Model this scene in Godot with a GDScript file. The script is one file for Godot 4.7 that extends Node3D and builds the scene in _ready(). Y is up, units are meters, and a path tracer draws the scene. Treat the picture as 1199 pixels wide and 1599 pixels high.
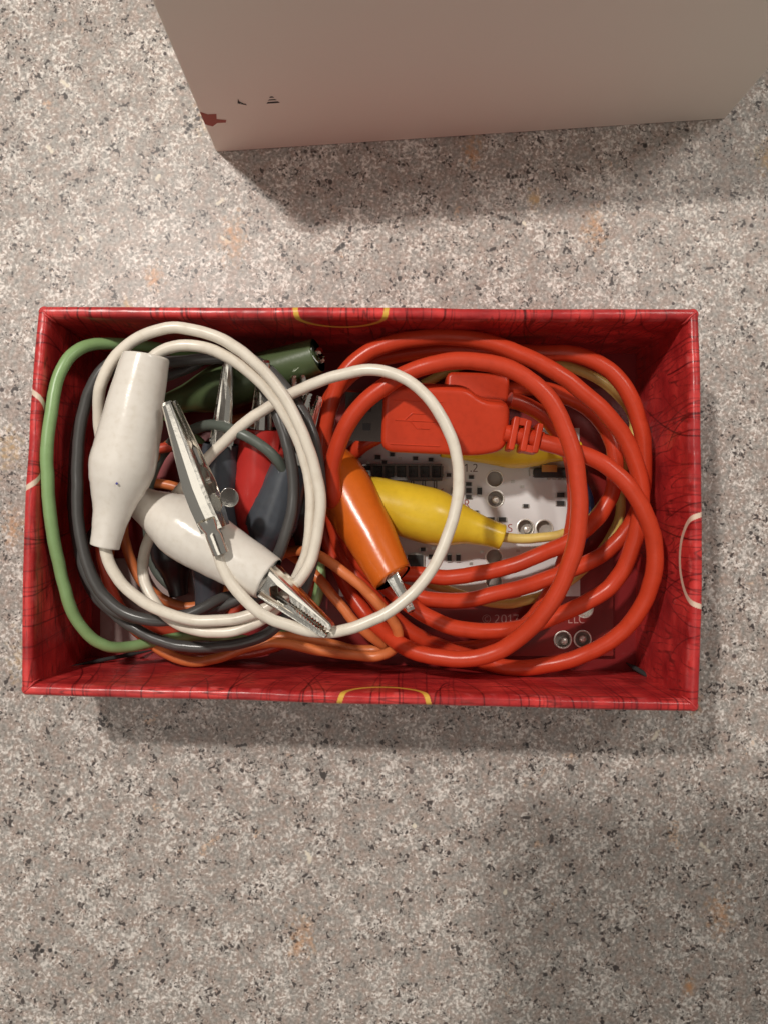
extends Node3D
# All lengths below are millimetres on and above the countertop (x right, y up, z towards the viewer); M() turns them into metres.

var used := {}
var mats := {}
var rng := RandomNumberGenerator.new()

func M(v: Vector3) -> Vector3:
	return v * 0.001

func numbered(called: String) -> String:
	if not used.has(called):
		used[called] = 0
		return called
	used[called] += 1
	return "%s_%03d" % [called, used[called]]

func tag(o: Node3D, label: String, category: String, group := "") -> void:
	o.set_meta("label", label)
	o.set_meta("category", category)
	if group != "":
		o.set_meta("group", group)

func thing(called: String, label: String, category: String, at := Vector3.ZERO, group := "") -> Node3D:
	var o := Node3D.new()
	o.name = numbered(called)
	add_child(o, true)
	o.position = M(at)
	tag(o, label, category, group)
	return o

func pivot(called: String, parent: Node3D, xf := Transform3D.IDENTITY) -> Node3D:
	var o := Node3D.new()
	o.name = called
	parent.add_child(o, true)
	o.transform = Transform3D(xf.basis, M(xf.origin))
	return o

func part(called: String, mesh: Mesh, m: Material, parent: Node3D, xf := Transform3D.IDENTITY) -> MeshInstance3D:
	var o := MeshInstance3D.new()
	o.name = called
	o.mesh = mesh
	o.material_override = m
	parent.add_child(o, true)
	o.transform = Transform3D(xf.basis, M(xf.origin))
	return o

func paint(key: String, linear: Color, rough: float, metal := 0.0, spec := 0.5) -> StandardMaterial3D:
	if mats.has(key):
		return mats[key]
	var m := StandardMaterial3D.new()
	m.resource_name = key
	m.albedo_color = linear.linear_to_srgb()
	m.roughness = rough
	m.metallic = metal
	m.metallic_specular = spec
	mats[key] = m
	return m

# ---------------------------------------------------------------- shapes (positions in mm, meshes in metres)

func mesh_of(v: PackedVector3Array, n: PackedVector3Array, ix: PackedInt32Array, uv := PackedVector2Array()) -> ArrayMesh:
	var a := []
	a.resize(Mesh.ARRAY_MAX)
	var w := PackedVector3Array()
	for p in v:
		w.append(M(p))
	a[Mesh.ARRAY_VERTEX] = w
	a[Mesh.ARRAY_NORMAL] = n
	a[Mesh.ARRAY_INDEX] = ix
	if uv.size():
		a[Mesh.ARRAY_TEX_UV] = uv
	var m := ArrayMesh.new()
	m.add_surface_from_arrays(Mesh.PRIMITIVE_TRIANGLES, a)
	return m

func spline(flat: Array, per := 1.2) -> PackedVector3Array:
	var p: Array[Vector3] = []
	for k in range(0, flat.size(), 3):
		p.append(Vector3(flat[k], flat[k + 1], flat[k + 2]))
	p.push_front(p[0] * 2.0 - p[1])
	p.append(p[-1] * 2.0 - p[-2])
	var out := PackedVector3Array()
	for k in range(1, p.size() - 2):
		var steps := maxi(1, int(p[k].distance_to(p[k + 1]) / per))
		for s in steps:
			out.append(p[k].cubic_interpolate(p[k + 1], p[k - 1], p[k + 2], float(s) / steps))
	out.append(p[-2])
	return out

func sweep(path: PackedVector3Array, radii: PackedFloat32Array, sides := 14, capped := true, squash := 1.0, flat_axis := Vector3.UP) -> ArrayMesh:
	# a tube of varying radius along a path; rings carried along without twist
	var v := PackedVector3Array()
	var n := PackedVector3Array()
	var ix := PackedInt32Array()
	var count := path.size()
	var t := (path[1] - path[0]).normalized()
	var u := flat_axis - t * flat_axis.dot(t)
	if u.length() < 0.05:
		u = Vector3.RIGHT - t * t.x
	u = u.normalized()
	for k in count:
		var a := path[maxi(k - 1, 0)]
		var b := path[mini(k + 1, count - 1)]
		if (b - a).length() > 1e-5:
			t = (b - a).normalized()
		u = (u - t * u.dot(t)).normalized()
		var w := t.cross(u)
		var slope := 0.0
		var along := (b - a).length()
		if along > 1e-5:
			slope = (radii[mini(k + 1, count - 1)] - radii[maxi(k - 1, 0)]) / along
		for s in sides + 1:
			var ang := TAU * s / sides
			var c := u * cos(ang) * squash + w * sin(ang)
			v.append(path[k] + c * radii[k])
			n.append((u * cos(ang) / squash + w * sin(ang) - t * slope).normalized())
	for k in count - 1:
		for s in sides:
			var q := k * (sides + 1) + s
			ix.append_array([q, q + sides + 1, q + 1, q + 1, q + sides + 1, q + sides + 2])
	if capped:
		for e in [0, count - 1]:
			var dir := (path[1] - path[0]).normalized() * -1.0 if e == 0 else (path[count - 1] - path[count - 2]).normalized()
			var c0 := v.size()
			v.append(path[e])
			n.append(dir)
			for s in sides + 1:
				v.append(v[e * (sides + 1) + s])
				n.append(dir)
			for s in sides:
				if e == 0:
					ix.append_array([c0, c0 + 1 + s, c0 + 2 + s])
				else:
					ix.append_array([c0, c0 + 2 + s, c0 + 1 + s])
	return mesh_of(v, n, ix)

func tube(path: PackedVector3Array, r: float, sides := 14) -> ArrayMesh:
	var radii := PackedFloat32Array()
	radii.resize(path.size())
	radii.fill(r)
	return sweep(path, radii, sides)

func insulation(path: PackedVector3Array, r: float, seed_: int) -> ArrayMesh:
	# wire insulation: hair-thin unevenness along its run
	var noise := FastNoiseLite.new()
	noise.seed = seed_
	noise.frequency = 0.11
	var radii := PackedFloat32Array()
	var bent := PackedVector3Array()
	for k in path.size():
		radii.append(r * (1.0 + 0.035 * noise.get_noise_1d(k * 1.0)))
		bent.append(path[k] + Vector3(noise.get_noise_2d(k * 0.6, 40.0), noise.get_noise_2d(k * 0.6, 80.0), noise.get_noise_2d(k * 0.6, 120.0)) * 0.42)
	return sweep(bent, radii, 16)

func smooth_profile(points: Array, steps: int) -> Array:
	var out := []
	for k in points.size() - 1:
		var p0: Vector2 = points[maxi(k - 1, 0)]
		var p1: Vector2 = points[k]
		var p2: Vector2 = points[k + 1]
		var p3: Vector2 = points[mini(k + 2, points.size() - 1)]
		for s in steps:
			out.append(p1.cubic_interpolate(p2, p0, p3, float(s) / steps))
	out.append(points[-1])
	return out

func boot(neck: Vector3, mouth: Vector3, r: float, wire: float, seed_: int, squash := 1.0, sag := 0.0) -> ArrayMesh:
	# the soft vinyl sleeve of an alligator clip: tight neck, swollen belly, tapering to an open mouth with a wall you can see
	var shape := [Vector2(0, 0.45), Vector2(0.05, 0.47), Vector2(0.13, 0.53), Vector2(0.21, 0.63), Vector2(0.29, 0.79), Vector2(0.35, 0.91), Vector2(0.41, 0.985), Vector2(0.47, 1.0), Vector2(0.57, 0.965), Vector2(0.7, 0.89), Vector2(0.85, 0.8), Vector2(0.975, 0.72), Vector2(0.994, 0.70), Vector2(1.0, 0.665)]
	var prof := smooth_profile(shape, 4)
	var noise := FastNoiseLite.new()
	noise.seed = seed_
	noise.frequency = 0.05
	var path := PackedVector3Array()
	var radii := PackedFloat32Array()
	var axis := mouth - neck
	var put := func(t: float, rr: float) -> void:
		var wob := Vector3(noise.get_noise_2d(t * 60.0, 3.0), 0, noise.get_noise_2d(t * 60.0, 30.0)) * 0.35
		path.append(neck + axis * t + Vector3(0, -sag * sin(PI * t), 0) + wob)
		radii.append(rr)
	put.call(0.012, wire * 0.8)
	put.call(0.0, wire * 1.1)
	put.call(0.0, r * 0.42)
	for q in prof:
		put.call(q.x, r * q.y * (1.0 + 0.02 * noise.get_noise_1d(q.x * 90.0)))
	put.call(0.997, r * 0.60)
	put.call(0.98, r * 0.58)
	put.call(0.80, r * 0.62)
	put.call(0.62, r * 0.66)
	put.call(0.6, 0.05)
	return sweep(path, radii, 36, false, squash)

func poly_plate(st: SurfaceTool, outline: PackedVector2Array, lift: Callable, thick: float, side: float) -> void:
	# a flat cut-out of sheet metal: outline in x, y; lift(x, y) gives the z of its outer face
	var tri := Geometry2D.triangulate_polygon(outline)
	for face in 2:
		for k in range(0, tri.size(), 3):
			var q := [tri[k], tri[k + 1], tri[k + 2]]
			if (face == 0) == (side > 0):
				q.reverse()
			for i in q:
				var p: Vector2 = outline[i]
				var z: float = lift.call(p.x, p.y)
				st.add_vertex(M(Vector3(p.x, p.y, side * (z - thick * face))))
	var count := outline.size()
	for k in count:
		var a := outline[k]
		var b := outline[(k + 1) % count]
		var za: float = lift.call(a.x, a.y)
		var zb: float = lift.call(b.x, b.y)
		var c := [Vector3(a.x, a.y, side * za), Vector3(b.x, b.y, side * zb), Vector3(b.x, b.y, side * (zb - thick)), Vector3(a.x, a.y, side * (za - thick))]
		for i in ([0, 1, 2, 0, 2, 3] if side > 0 else [2, 1, 0, 3, 2, 0]):
			st.add_vertex(M(c[i]))

func begin() -> SurfaceTool:
	var st := SurfaceTool.new()
	st.begin(Mesh.PRIMITIVE_TRIANGLES)
	st.set_smooth_group(-1)
	return st

func close(st: SurfaceTool) -> ArrayMesh:
	st.generate_normals()
	return st.commit()

func box_into(st: SurfaceTool, lo: Vector3, hi: Vector3) -> void:
	var c := []
	for k in 8:
		c.append(M(Vector3(hi.x if k & 1 else lo.x, hi.y if k & 2 else lo.y, hi.z if k & 4 else lo.z)))
	for q in [[0, 2, 3, 1], [4, 5, 7, 6], [0, 1, 5, 4], [2, 6, 7, 3], [0, 4, 6, 2], [1, 3, 7, 5]]:
		for i in [0, 2, 1, 0, 3, 2]:
			st.add_vertex(c[q[i]])

func box(lo: Vector3, hi: Vector3) -> ArrayMesh:
	var st := begin()
	box_into(st, lo, hi)
	return close(st)

func inset(outline: PackedVector2Array, by: float) -> PackedVector2Array:
	var out := PackedVector2Array()
	var count := outline.size()
	var turn := -1.0 if Geometry2D.is_polygon_clockwise(outline) else 1.0
	for k in count:
		var a := (outline[k] - outline[(k + count - 1) % count]).normalized()
		var b := (outline[(k + 1) % count] - outline[k]).normalized()
		var na := Vector2(-a.y, a.x) * turn
		var nb := Vector2(-b.y, b.x) * turn
		var m := (na + nb).normalized()
		out.append(outline[k] + m * by / maxf(0.5, m.dot(na)))
	return out

func rounded(outline: PackedVector2Array, r: float, steps := 4) -> PackedVector2Array:
	var out := PackedVector2Array()
	var count := outline.size()
	for k in count:
		var p := outline[k]
		var a := outline[(k + count - 1) % count] - p
		var b := outline[(k + 1) % count] - p
		var cut := minf(r, minf(a.length(), b.length()) * 0.45)
		var s := p + a.normalized() * cut
		var e := p + b.normalized() * cut
		for i in steps + 1:
			var t := float(i) / steps
			out.append(s.lerp(p, t).lerp(p.lerp(e, t), t))
	return out

func slab(outline: PackedVector2Array, low: float, high: float, bevel: float, both := true) -> ArrayMesh:
	# an outline in x, z drawn up from low to high with rounded edges
	var layers := []
	var steps := 4
	for k in steps + 1:
		var g := PI / 2 * k / steps
		layers.append([inset(outline, bevel * (1.0 - sin(g))) if both else outline, low + (bevel * (1.0 - cos(g)) if both else 0.0)])
	for k in range(steps, -1, -1):
		var g := PI / 2 * k / steps
		layers.append([inset(outline, bevel * (1.0 - sin(g))), high - bevel * (1.0 - cos(g))])
	var v := PackedVector3Array()
	var n := PackedVector3Array()
	var ix := PackedInt32Array()
	var count := outline.size()
	var st := SurfaceTool.new()
	st.begin(Mesh.PRIMITIVE_TRIANGLES)
	st.set_smooth_group(0)
	for l in layers.size() - 1:
		for k in count:
			var a: Vector2 = layers[l][0][k]
			var b: Vector2 = layers[l][0][(k + 1) % count]
			var c: Vector2 = layers[l + 1][0][(k + 1) % count]
			var d: Vector2 = layers[l + 1][0][k]
			var q := [Vector3(a.x, layers[l][1], a.y), Vector3(b.x, layers[l][1], b.y), Vector3(c.x, layers[l + 1][1], c.y), Vector3(d.x, layers[l + 1][1], d.y)]
			for i in ([0, 1, 2, 0, 2, 3] if not Geometry2D.is_polygon_clockwise(outline) else [2, 1, 0, 3, 2, 0]):
				st.add_vertex(M(q[i]))
	for e in [0, layers.size() - 1]:
		var face: PackedVector2Array = layers[e][0]
		var tri := Geometry2D.triangulate_polygon(face)
		for k in range(0, tri.size(), 3):
			var q := [tri[k], tri[k + 1], tri[k + 2]]
			var up := Vector3(face[q[1]].x - face[q[0]].x, 0, face[q[1]].y - face[q[0]].y).cross(Vector3(face[q[2]].x - face[q[0]].x, 0, face[q[2]].y - face[q[0]].y)).y
			if (up > 0) == (e != 0):
				q.reverse()
			for i in q:
				st.add_vertex(M(Vector3(face[i].x, layers[e][1], face[i].y)))
	st.generate_normals()
	return st.commit()

func ring(r_out: float, r_in: float, top: float, bottom: float, sides := 28) -> ArrayMesh:
	# a plated hole: a collar on the board and the barrel going down
	var prof := [Vector2(r_out, -0.02), Vector2(r_out - 0.03, top), Vector2(r_in + 0.12, top + 0.03), Vector2(r_in, top - 0.08), Vector2(r_in, bottom)]
	var v := PackedVector3Array()
	var n := PackedVector3Array()
	var ix := PackedInt32Array()
	for k in prof.size():
		var a: Vector2 = prof[maxi(k - 1, 0)]
		var b: Vector2 = prof[mini(k + 1, prof.size() - 1)]
		var d := (b - a).normalized()
		for s in sides + 1:
			var g := TAU * s / sides
			v.append(Vector3(cos(g) * prof[k].x, prof[k].y, sin(g) * prof[k].x))
			n.append(Vector3(cos(g) * d.y, -d.x, sin(g) * d.y).normalized())
	for k in prof.size() - 1:
		for s in sides:
			var q := k * (sides + 1) + s
			ix.append_array([q, q + 1, q + sides + 1, q + 1, q + sides + 2, q + sides + 1])
	return mesh_of(v, n, ix)

# ---------------------------------------------------------------- textures

func rgb_image(w: int, h: int) -> Image:
	return Image.create(w, h, false, Image.FORMAT_RGB8)

func noise_bytes(size: int, seed_: int, freq: float, octaves: int, warp: float, kind := FastNoiseLite.TYPE_SIMPLEX) -> PackedByteArray:
	var n := FastNoiseLite.new()
	n.seed = seed_
	n.noise_type = kind
	n.frequency = freq
	n.fractal_octaves = octaves
	n.fractal_type = FastNoiseLite.FRACTAL_FBM if octaves > 1 else FastNoiseLite.FRACTAL_NONE
	if warp > 0:
		n.domain_warp_enabled = true
		n.domain_warp_amplitude = warp
		n.domain_warp_frequency = freq * 0.8
		n.domain_warp_fractal_type = FastNoiseLite.DOMAIN_WARP_FRACTAL_NONE
	return n.get_image(size, size, false, false, false).get_data()

func granite(size: int) -> ImageTexture:
	# printed stone laminate: taupe ground, pale angular flecks in drifts, dark specks, a few rust-coloured smears
	var fine := noise_bytes(size, 11, 0.13, 3, 5.0)
	var pale := noise_bytes(size, 23, 0.075, 3, 16.0)
	var pale2 := noise_bytes(size, 29, 0.14, 2, 10.0)
	var drift := noise_bytes(size, 37, 0.012, 4, 0.0)
	var dark := noise_bytes(size, 41, 0.060, 2, 10.0)
	var dark2 := noise_bytes(size, 47, 0.13, 2, 6.0)
	var drift2 := noise_bytes(size, 53, 0.020, 2, 0.0)
	var hue := noise_bytes(size, 59, 0.045, 3, 8.0)
	var rust := noise_bytes(size, 61, 0.0065, 4, 22.0)
	var vein := noise_bytes(size, 67, 0.075, 3, 16.0)
	var data := PackedByteArray()
	data.resize(size * size * 3)
	var at := 0
	for k in size * size:
		var g := (fine[k] - 128) / 128.0
		var hq := (hue[k] - 128) / 128.0
		var dr := (drift[k] - 128) / 128.0
		var r := 163.0 + 31.0 * g + 8.0 * hq
		var gg := 152.0 + 30.0 * g - 1.0 * hq
		var b := 145.0 + 30.0 * g - 4.0 * hq
		# thin darker threads between the grains
		var ve := 1.0 - absf((vein[k] - 128) / 128.0) * 7.0 - 0.35 * dr - 0.45
		if ve > 0.0:
			ve = minf(ve, 1.0) * 0.35
			r += (112.0 - r) * ve
			gg += (104.0 - gg) * ve
			b += (100.0 - b) * ve
		var p := (pale[k] - 128) / 128.0 + 0.46 * dr + 0.16 * g - 0.28
		var p2 := (pale2[k] - 128) / 128.0 + 0.45 * dr - 0.42
		p = maxf(p * 4.2, p2 * 4.0)
		if p > 0.0:
			p = minf(p, 1.0) * (0.78 + 0.3 * g)
			var tone := 218.0 + 16.0 * hq + 18.0 * g
			r += (tone + 4 - r) * p
			gg += (tone - 3 - gg) * p
			b += (tone - 9 - b) * p
		var d2 := (drift2[k] - 128) / 128.0
		var d := maxf(((dark[k] - 128) / 128.0 + 0.40 * d2 - 0.70) * 5.5, ((dark2[k] - 128) / 128.0 + 0.42 * d2 - 0.72) * 5.0)
		if d > 0.0:
			d = minf(d, 0.86)
			r += (60.0 - r) * d
			gg += (53.0 - gg) * d
			b += (52.0 - b) * d
		var ru := (rust[k] - 128) / 128.0 - 0.70
		if ru > 0.0:
			ru = clampf((ru * 2.2 + 0.5 * g + 0.3 * hq - 0.05), 0.0, 0.42)
			r += (208.0 - r) * ru
			gg += (158.0 - gg) * ru
			b += (118.0 - b) * ru
		data[at] = int(clampf(r, 0, 255))
		data[at + 1] = int(clampf(gg, 0, 255))
		data[at + 2] = int(clampf(b, 0, 255))
		at += 3
	var im := Image.create_from_data(size, size, false, Image.FORMAT_RGB8, data)
	# single mineral chips and stains: dark knots, cream shards, rust clouds
	var r2 := RandomNumberGenerator.new()
	r2.seed = 204
	for q in 90:
		var c := Vector2(r2.randf() * size, r2.randf() * size)
		for k in r2.randi_range(3, 9):
			var o := c + Vector2(r2.randfn(0, 6), r2.randfn(0, 6))
			dab(im, o.x, o.y, r2.randf_range(1.0, 3.6), Color(0.17, 0.15, 0.15), r2.randf_range(0.45, 0.9))
	for q in 420:
		var o := Vector2(r2.randf() * size, r2.randf() * size)
		dab(im, o.x, o.y, r2.randf_range(1.5, 3.4), Color(0.24, 0.2, 0.2), r2.randf_range(0.5, 0.9))
	for q in 70:
		var o := Vector2(r2.randf() * size, r2.randf() * size)
		var dir := Vector2.from_angle(r2.randf() * TAU)
		for k in r2.randi_range(3, 9):
			dab(im, o.x + dir.x * k * 2.0 + r2.randfn(0, 1), o.y + dir.y * k * 2.0 + r2.randfn(0, 1), r2.randf_range(1.5, 3.5), Color(0.90, 0.86, 0.79), 0.7)
	for q in 34:
		var o := Vector2(r2.randf() * size, r2.randf() * size)
		var wide := r2.randf_range(8, 24)
		var hot := Color(0.80, 0.57, 0.40) if r2.randf() < 0.6 else Color(0.78, 0.62, 0.42)
		for k in int(wide * 7):
			var at2 := o + Vector2(r2.randfn(0, wide * 0.5), r2.randfn(0, wide * 0.8))
			dab(im, at2.x, at2.y, r2.randf_range(1.0, 4.0), hot, 0.16)
	return ImageTexture.create_from_image(im)

func dab(im: Image, x: float, y: float, r: float, c: Color, a: float) -> void:
	var w := im.get_width()
	var h := im.get_height()
	for j in range(int(floor(y - r)), int(ceil(y + r)) + 1):
		if j < 0 or j >= h:
			continue
		for i in range(int(floor(x - r)), int(ceil(x + r)) + 1):
			if i < 0 or i >= w:
				continue
			var cover := clampf(r + 0.5 - Vector2(i - x, j - y).length(), 0.0, 1.0) * a
			if cover > 0.0:
				im.set_pixel(i, j, im.get_pixel(i, j).lerp(c, cover))

func stroke(im: Image, from: Vector2, bend: Vector2, to: Vector2, r: float, c: Color, a: float) -> void:
	var steps := int((from.distance_to(bend) + bend.distance_to(to)) / 1.4) + 2
	for k in steps + 1:
		var t := float(k) / steps
		var p := from.lerp(bend, t).lerp(bend.lerp(to, t), t)
		dab(im, p.x, p.y, r * (0.55 + 0.45 * sin(PI * t)), c, a)

func wrap_print(seed_: int, len_mm: float, tall_mm: float, rim_lo: float, rim_hi: float, circle_u: float, circle_r: float, circle_v: float, circle_c: Color, fan: bool) -> ImageTexture:
	# the printed paper that is folded over one wall: mottled red, dark engraved lines, one ring that crosses the rim
	var px := 5.0
	var w := int(len_mm * px)
	var h := int(tall_mm * px)
	var im := rgb_image(w, h)
	var n := FastNoiseLite.new()
	n.seed = seed_
	n.frequency = 0.012
	n.fractal_octaves = 4
	var streak := FastNoiseLite.new()
	streak.seed = seed_ + 9
	streak.frequency = 0.05
	streak.fractal_octaves = 2
	streak.domain_warp_enabled = false
	var g := FastNoiseLite.new()
	g.seed = seed_ + 5
	g.frequency = 0.2
	for j in h:
		for i in w:
			var a := n.get_noise_2d(i, j * 1.4)
			var b := g.get_noise_2d(i, j)
			var s := 1.0 + 0.30 * a + 0.06 * b
			var edge := minf(absf(j / px - rim_lo), absf(j / px - rim_hi))
			var wear := clampf((1.6 - edge) * 0.5, 0.0, 1.0) * clampf(n.get_noise_2d(i * 2.2 + 900.0, j * 2.2) * 1.6 + 0.15, 0.0, 0.5)
			s += 0.25 * wear
			var st := absf(streak.get_noise_2d(i * (0.12 if fan else 1.0), j * (1.0 if fan else 0.16)))
			s -= 0.42 * clampf(1.0 - st * 9.0, 0.0, 1.0) * clampf(0.5 + a * 2.0, 0.0, 1.0)
			im.set_pixel(i, j, Color(0.735 * s, (0.19 + 0.05 * a + 0.3 * wear) * s, (0.19 + 0.03 * a + 0.3 * wear) * s))
	var r := RandomNumberGenerator.new()
	r.seed = seed_
	var ink := Color(0.22, 0.03, 0.05)
	# families of lines that run together, as in an engraving of bark or hair
	var families := int(len_mm / 8.0)
	for q in families:
		var u0 := (q + r.randf_range(-0.3, 0.3)) * len_mm / families
		var lean := r.randf_range(-16, 16)
		var lines := r.randi_range(2, 5)
		for k in lines:
			var u := u0 + k * r.randf_range(1.6, 3.2)
			var top := Vector2(u + lean * r.randf_range(0.1, 0.5), rim_lo - r.randf_range(2, 40))
			var low := Vector2(u + lean * r.randf_range(0.6, 1.3), rim_hi + r.randf_range(10, 42))
			stroke(im, top * px, Vector2(u + r.randf_range(-3, 3), rim_hi + r.randf_range(-2, 8)) * px, low * px, r.randf_range(0.5, 1.1), ink, r.randf_range(0.12, 0.55))
	if fan:
		for q in 16:
			var v := rim_hi + 6.0 + q * 2.4
			var u := r.randf_range(-10, len_mm * 0.7)
			stroke(im, Vector2(u, v) * px, Vector2(u + 20, v + r.randf_range(-4, 4)) * px, Vector2(u + r.randf_range(30, 70), v + r.randf_range(-5, 5)) * px, r.randf_range(0.5, 1.0), ink, r.randf_range(0.2, 0.5))
	for k in 900:
		var g2 := TAU * k / 900.0
		dab(im, (circle_u + cos(g2) * circle_r) * px, (circle_v + sin(g2) * circle_r) * px, 0.62 * px, circle_c, 0.95)
	return ImageTexture.create_from_image(im)

func speckle_normal(seed_: int, freq: float, strength: float) -> NoiseTexture2D:
	var n := FastNoiseLite.new()
	n.seed = seed_
	n.frequency = freq
	n.fractal_octaves = 3
	var t := NoiseTexture2D.new()
	t.width = 256
	t.height = 256
	t.seamless = true
	t.noise = n
	t.as_normal_map = true
	t.bump_strength = strength
	return t

# ---------------------------------------------------------------- things

func frame_between(from: Vector3, to: Vector3, face: Vector3, roll := 0.0) -> Basis:
	# x runs from one point to the other, z looks towards face as far as it can, then rolled about x
	var x := (to - from).normalized()
	var z := (face - x * face.dot(x)).normalized()
	var y := z.cross(x)
	return Basis(x, y, z) * Basis(Vector3.RIGHT, roll)

func jaw_mesh(upper: bool, scale_: float) -> ArrayMesh:
	# one half of an alligator clip, folded from sheet: two toothed cheeks and the back that joins them
	var st := begin()
	var s := 1.0 if upper else -1.0
	var slim := 1.0 if upper else 0.86
	var o := PackedVector2Array()
	for p in [Vector2(-13, 3.6), Vector2(-6, 4.3), Vector2(-1, 4.4), Vector2(21.2, 1.15), Vector2(21.9, 0.7), Vector2(21.9, -0.12)]:
		o.append(p)
	var x := 21.4
	while x > 12.0:
		o.append(Vector2(x, -0.18 + (21.9 - x) * 0.012))
		o.append(Vector2(x - 0.42, 0.22 + (21.9 - x) * 0.012))
		x -= 0.84
	for p in [Vector2(11.6, 0.05), Vector2(9.6, 0.15), Vector2(8.6, 1.5), Vector2(4.6, 1.7), Vector2(3.4, 0.4), Vector2(2.6, -1.6), Vector2(0.9, -2.9), Vector2(-1.5, -3.0), Vector2(-3.6, -1.8), Vector2(-5.2, 0.6), Vector2(-13, 1.6)]:
		o.append(p)
	var q := PackedVector2Array()
	for p in o:
		q.append(Vector2(p.x, p.y * s) * scale_)
	var half := func(px: float, _py: float) -> float:
		return (lerpf(3.1, 1.3, clampf((px / scale_ + 2.0) / 24.0, 0.0, 1.0)) * slim) * scale_
	for side in [1.0, -1.0]:
		poly_plate(st, q, half, 0.42 * scale_, side)
	# the folded back, slightly crowned
	var back := [Vector2(-13, 3.6), Vector2(-6, 4.3), Vector2(-1, 4.4), Vector2(5, 3.52), Vector2(11, 2.64), Vector2(17, 1.77), Vector2(21.2, 1.15), Vector2(21.95, 0.6), Vector2(21.95, -0.1)]
	for k in back.size() - 1:
		var a: Vector2 = back[k] * scale_
		var b: Vector2 = back[k + 1] * scale_
		var wa: float = half.call(a.x, 0.0) - 0.02
		var wb: float = half.call(b.x, 0.0) - 0.02
		var rows := [-1.0, -0.7, 0.0, 0.7, 1.0]
		for i in 4:
			var za: float = rows[i]
			var zb: float = rows[i + 1]
			var ca := 0.45 * (1.0 - za * za) * scale_
			var cb := 0.45 * (1.0 - zb * zb) * scale_
			var c := [Vector3(a.x, (a.y + ca) * s, za * wa), Vector3(b.x, (b.y + ca) * s, za * wb), Vector3(b.x, (b.y + cb) * s, zb * wb), Vector3(a.x, (a.y + cb) * s, zb * wa)]
			for j in ([0, 2, 1, 0, 3, 2] if s > 0 else [0, 1, 2, 0, 2, 3]):
				st.add_vertex(M(c[j]))
			var e := []
			for p in c:
				e.append(p - Vector3(0, 0.42 * scale_ * s, 0))
			for j in ([0, 1, 2, 0, 2, 3] if s > 0 else [0, 2, 1, 0, 3, 2]):
				st.add_vertex(M(e[j]))
	return close(st)

func make_clip(parent: Node3D, pivot_at: Vector3, tip: Vector3, face: Vector3, roll: float, gape: float, scale_ := 1.0, bare := false) -> Node3D:
	var steel: Material = mats.steel
	var b := frame_between(pivot_at, tip, face, roll)
	var clip := pivot("alligator_clip", parent, Transform3D(b, pivot_at))
	for up in [true, false]:
		part("jaw", jaw_mesh(up, scale_), steel, clip, Transform3D(Basis(Vector3.BACK, (gape if up else -gape) * 0.5), Vector3.ZERO))
	var pin := tube(PackedVector3Array([Vector3(0, 0, -3.3), Vector3(0, 0, -3.0), Vector3(0, 0, 3.0), Vector3(0, 0, 3.3)]), 0.9 * scale_, 14)
	part("pivot_pin", pin, steel, clip, Transform3D(Basis(), Vector3(-0.6, -0.4, 0)))
	var coil := PackedVector3Array()
	for k in 90:
		var g := k * 0.38
		coil.append(Vector3(-0.6 + cos(g) * 1.7, -0.4 + sin(g) * 1.7, -1.7 + 3.4 * k / 89.0) * scale_)
	part("spring", tube(coil, 0.26 * scale_, 6), steel, clip)
	if bare:
		# the thumb tab of the lower jaw and the crimped tail of the upper one
		var tab := PackedVector2Array()
		for k in 22:
			var g := TAU * k / 22.0
			tab.append(Vector2(cos(g) * 2.5, sin(g) * 2.3))
		part("thumb_tab", slab(tab, -0.25, 0.25, 0.1), steel, clip, Transform3D(Basis(Vector3.RIGHT, 0.35) * Basis(Vector3.BACK, 0.12), Vector3(-6.2, -3.4, 4.7)))
		var tail := PackedVector3Array()
		var wide := PackedFloat32Array()
		for q in [[-9.5, 3.4, 2.5], [-11, 3.2, 2.35], [-12.4, 2.8, 1.9], [-13.4, 2.6, 2.1], [-14.0, 2.5, 2.2], [-18.6, 2.4, 2.1], [-18.7, 2.4, 1.8], [-18.2, 2.4, 1.7]]:
			tail.append(Vector3(q[0], q[1], 0))
			wide.append(q[2])
		part("crimp", sweep(tail, wide, 20, false, 0.85), steel, clip)
	return clip

func lead(called: String, label: String, wire_mat: Material, flat: Array, r: float, seed_: int, group := "alligator clip test leads in the red box") -> Node3D:
	var t := thing(called, label, "test lead", Vector3.ZERO, group)
	part("cable", insulation(spline(flat), r, seed_), wire_mat, t)
	return t

func letters(text: String, size_mm: float, m: Material, parent: Node3D, at: Vector3, turn := 0.0, called := "lettering") -> MeshInstance3D:
	var t := TextMesh.new()
	var font := SystemFont.new()
	font.font_names = PackedStringArray(["Droid Sans"])
	t.font = font
	t.text = text
	t.font_size = 32
	t.pixel_size = size_mm * 0.001 / 23.0
	t.depth = 0.00004
	return part(called, t, m, parent, Transform3D(Basis(Vector3.UP, turn) * Basis(Vector3.RIGHT, -PI / 2), at))

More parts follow.
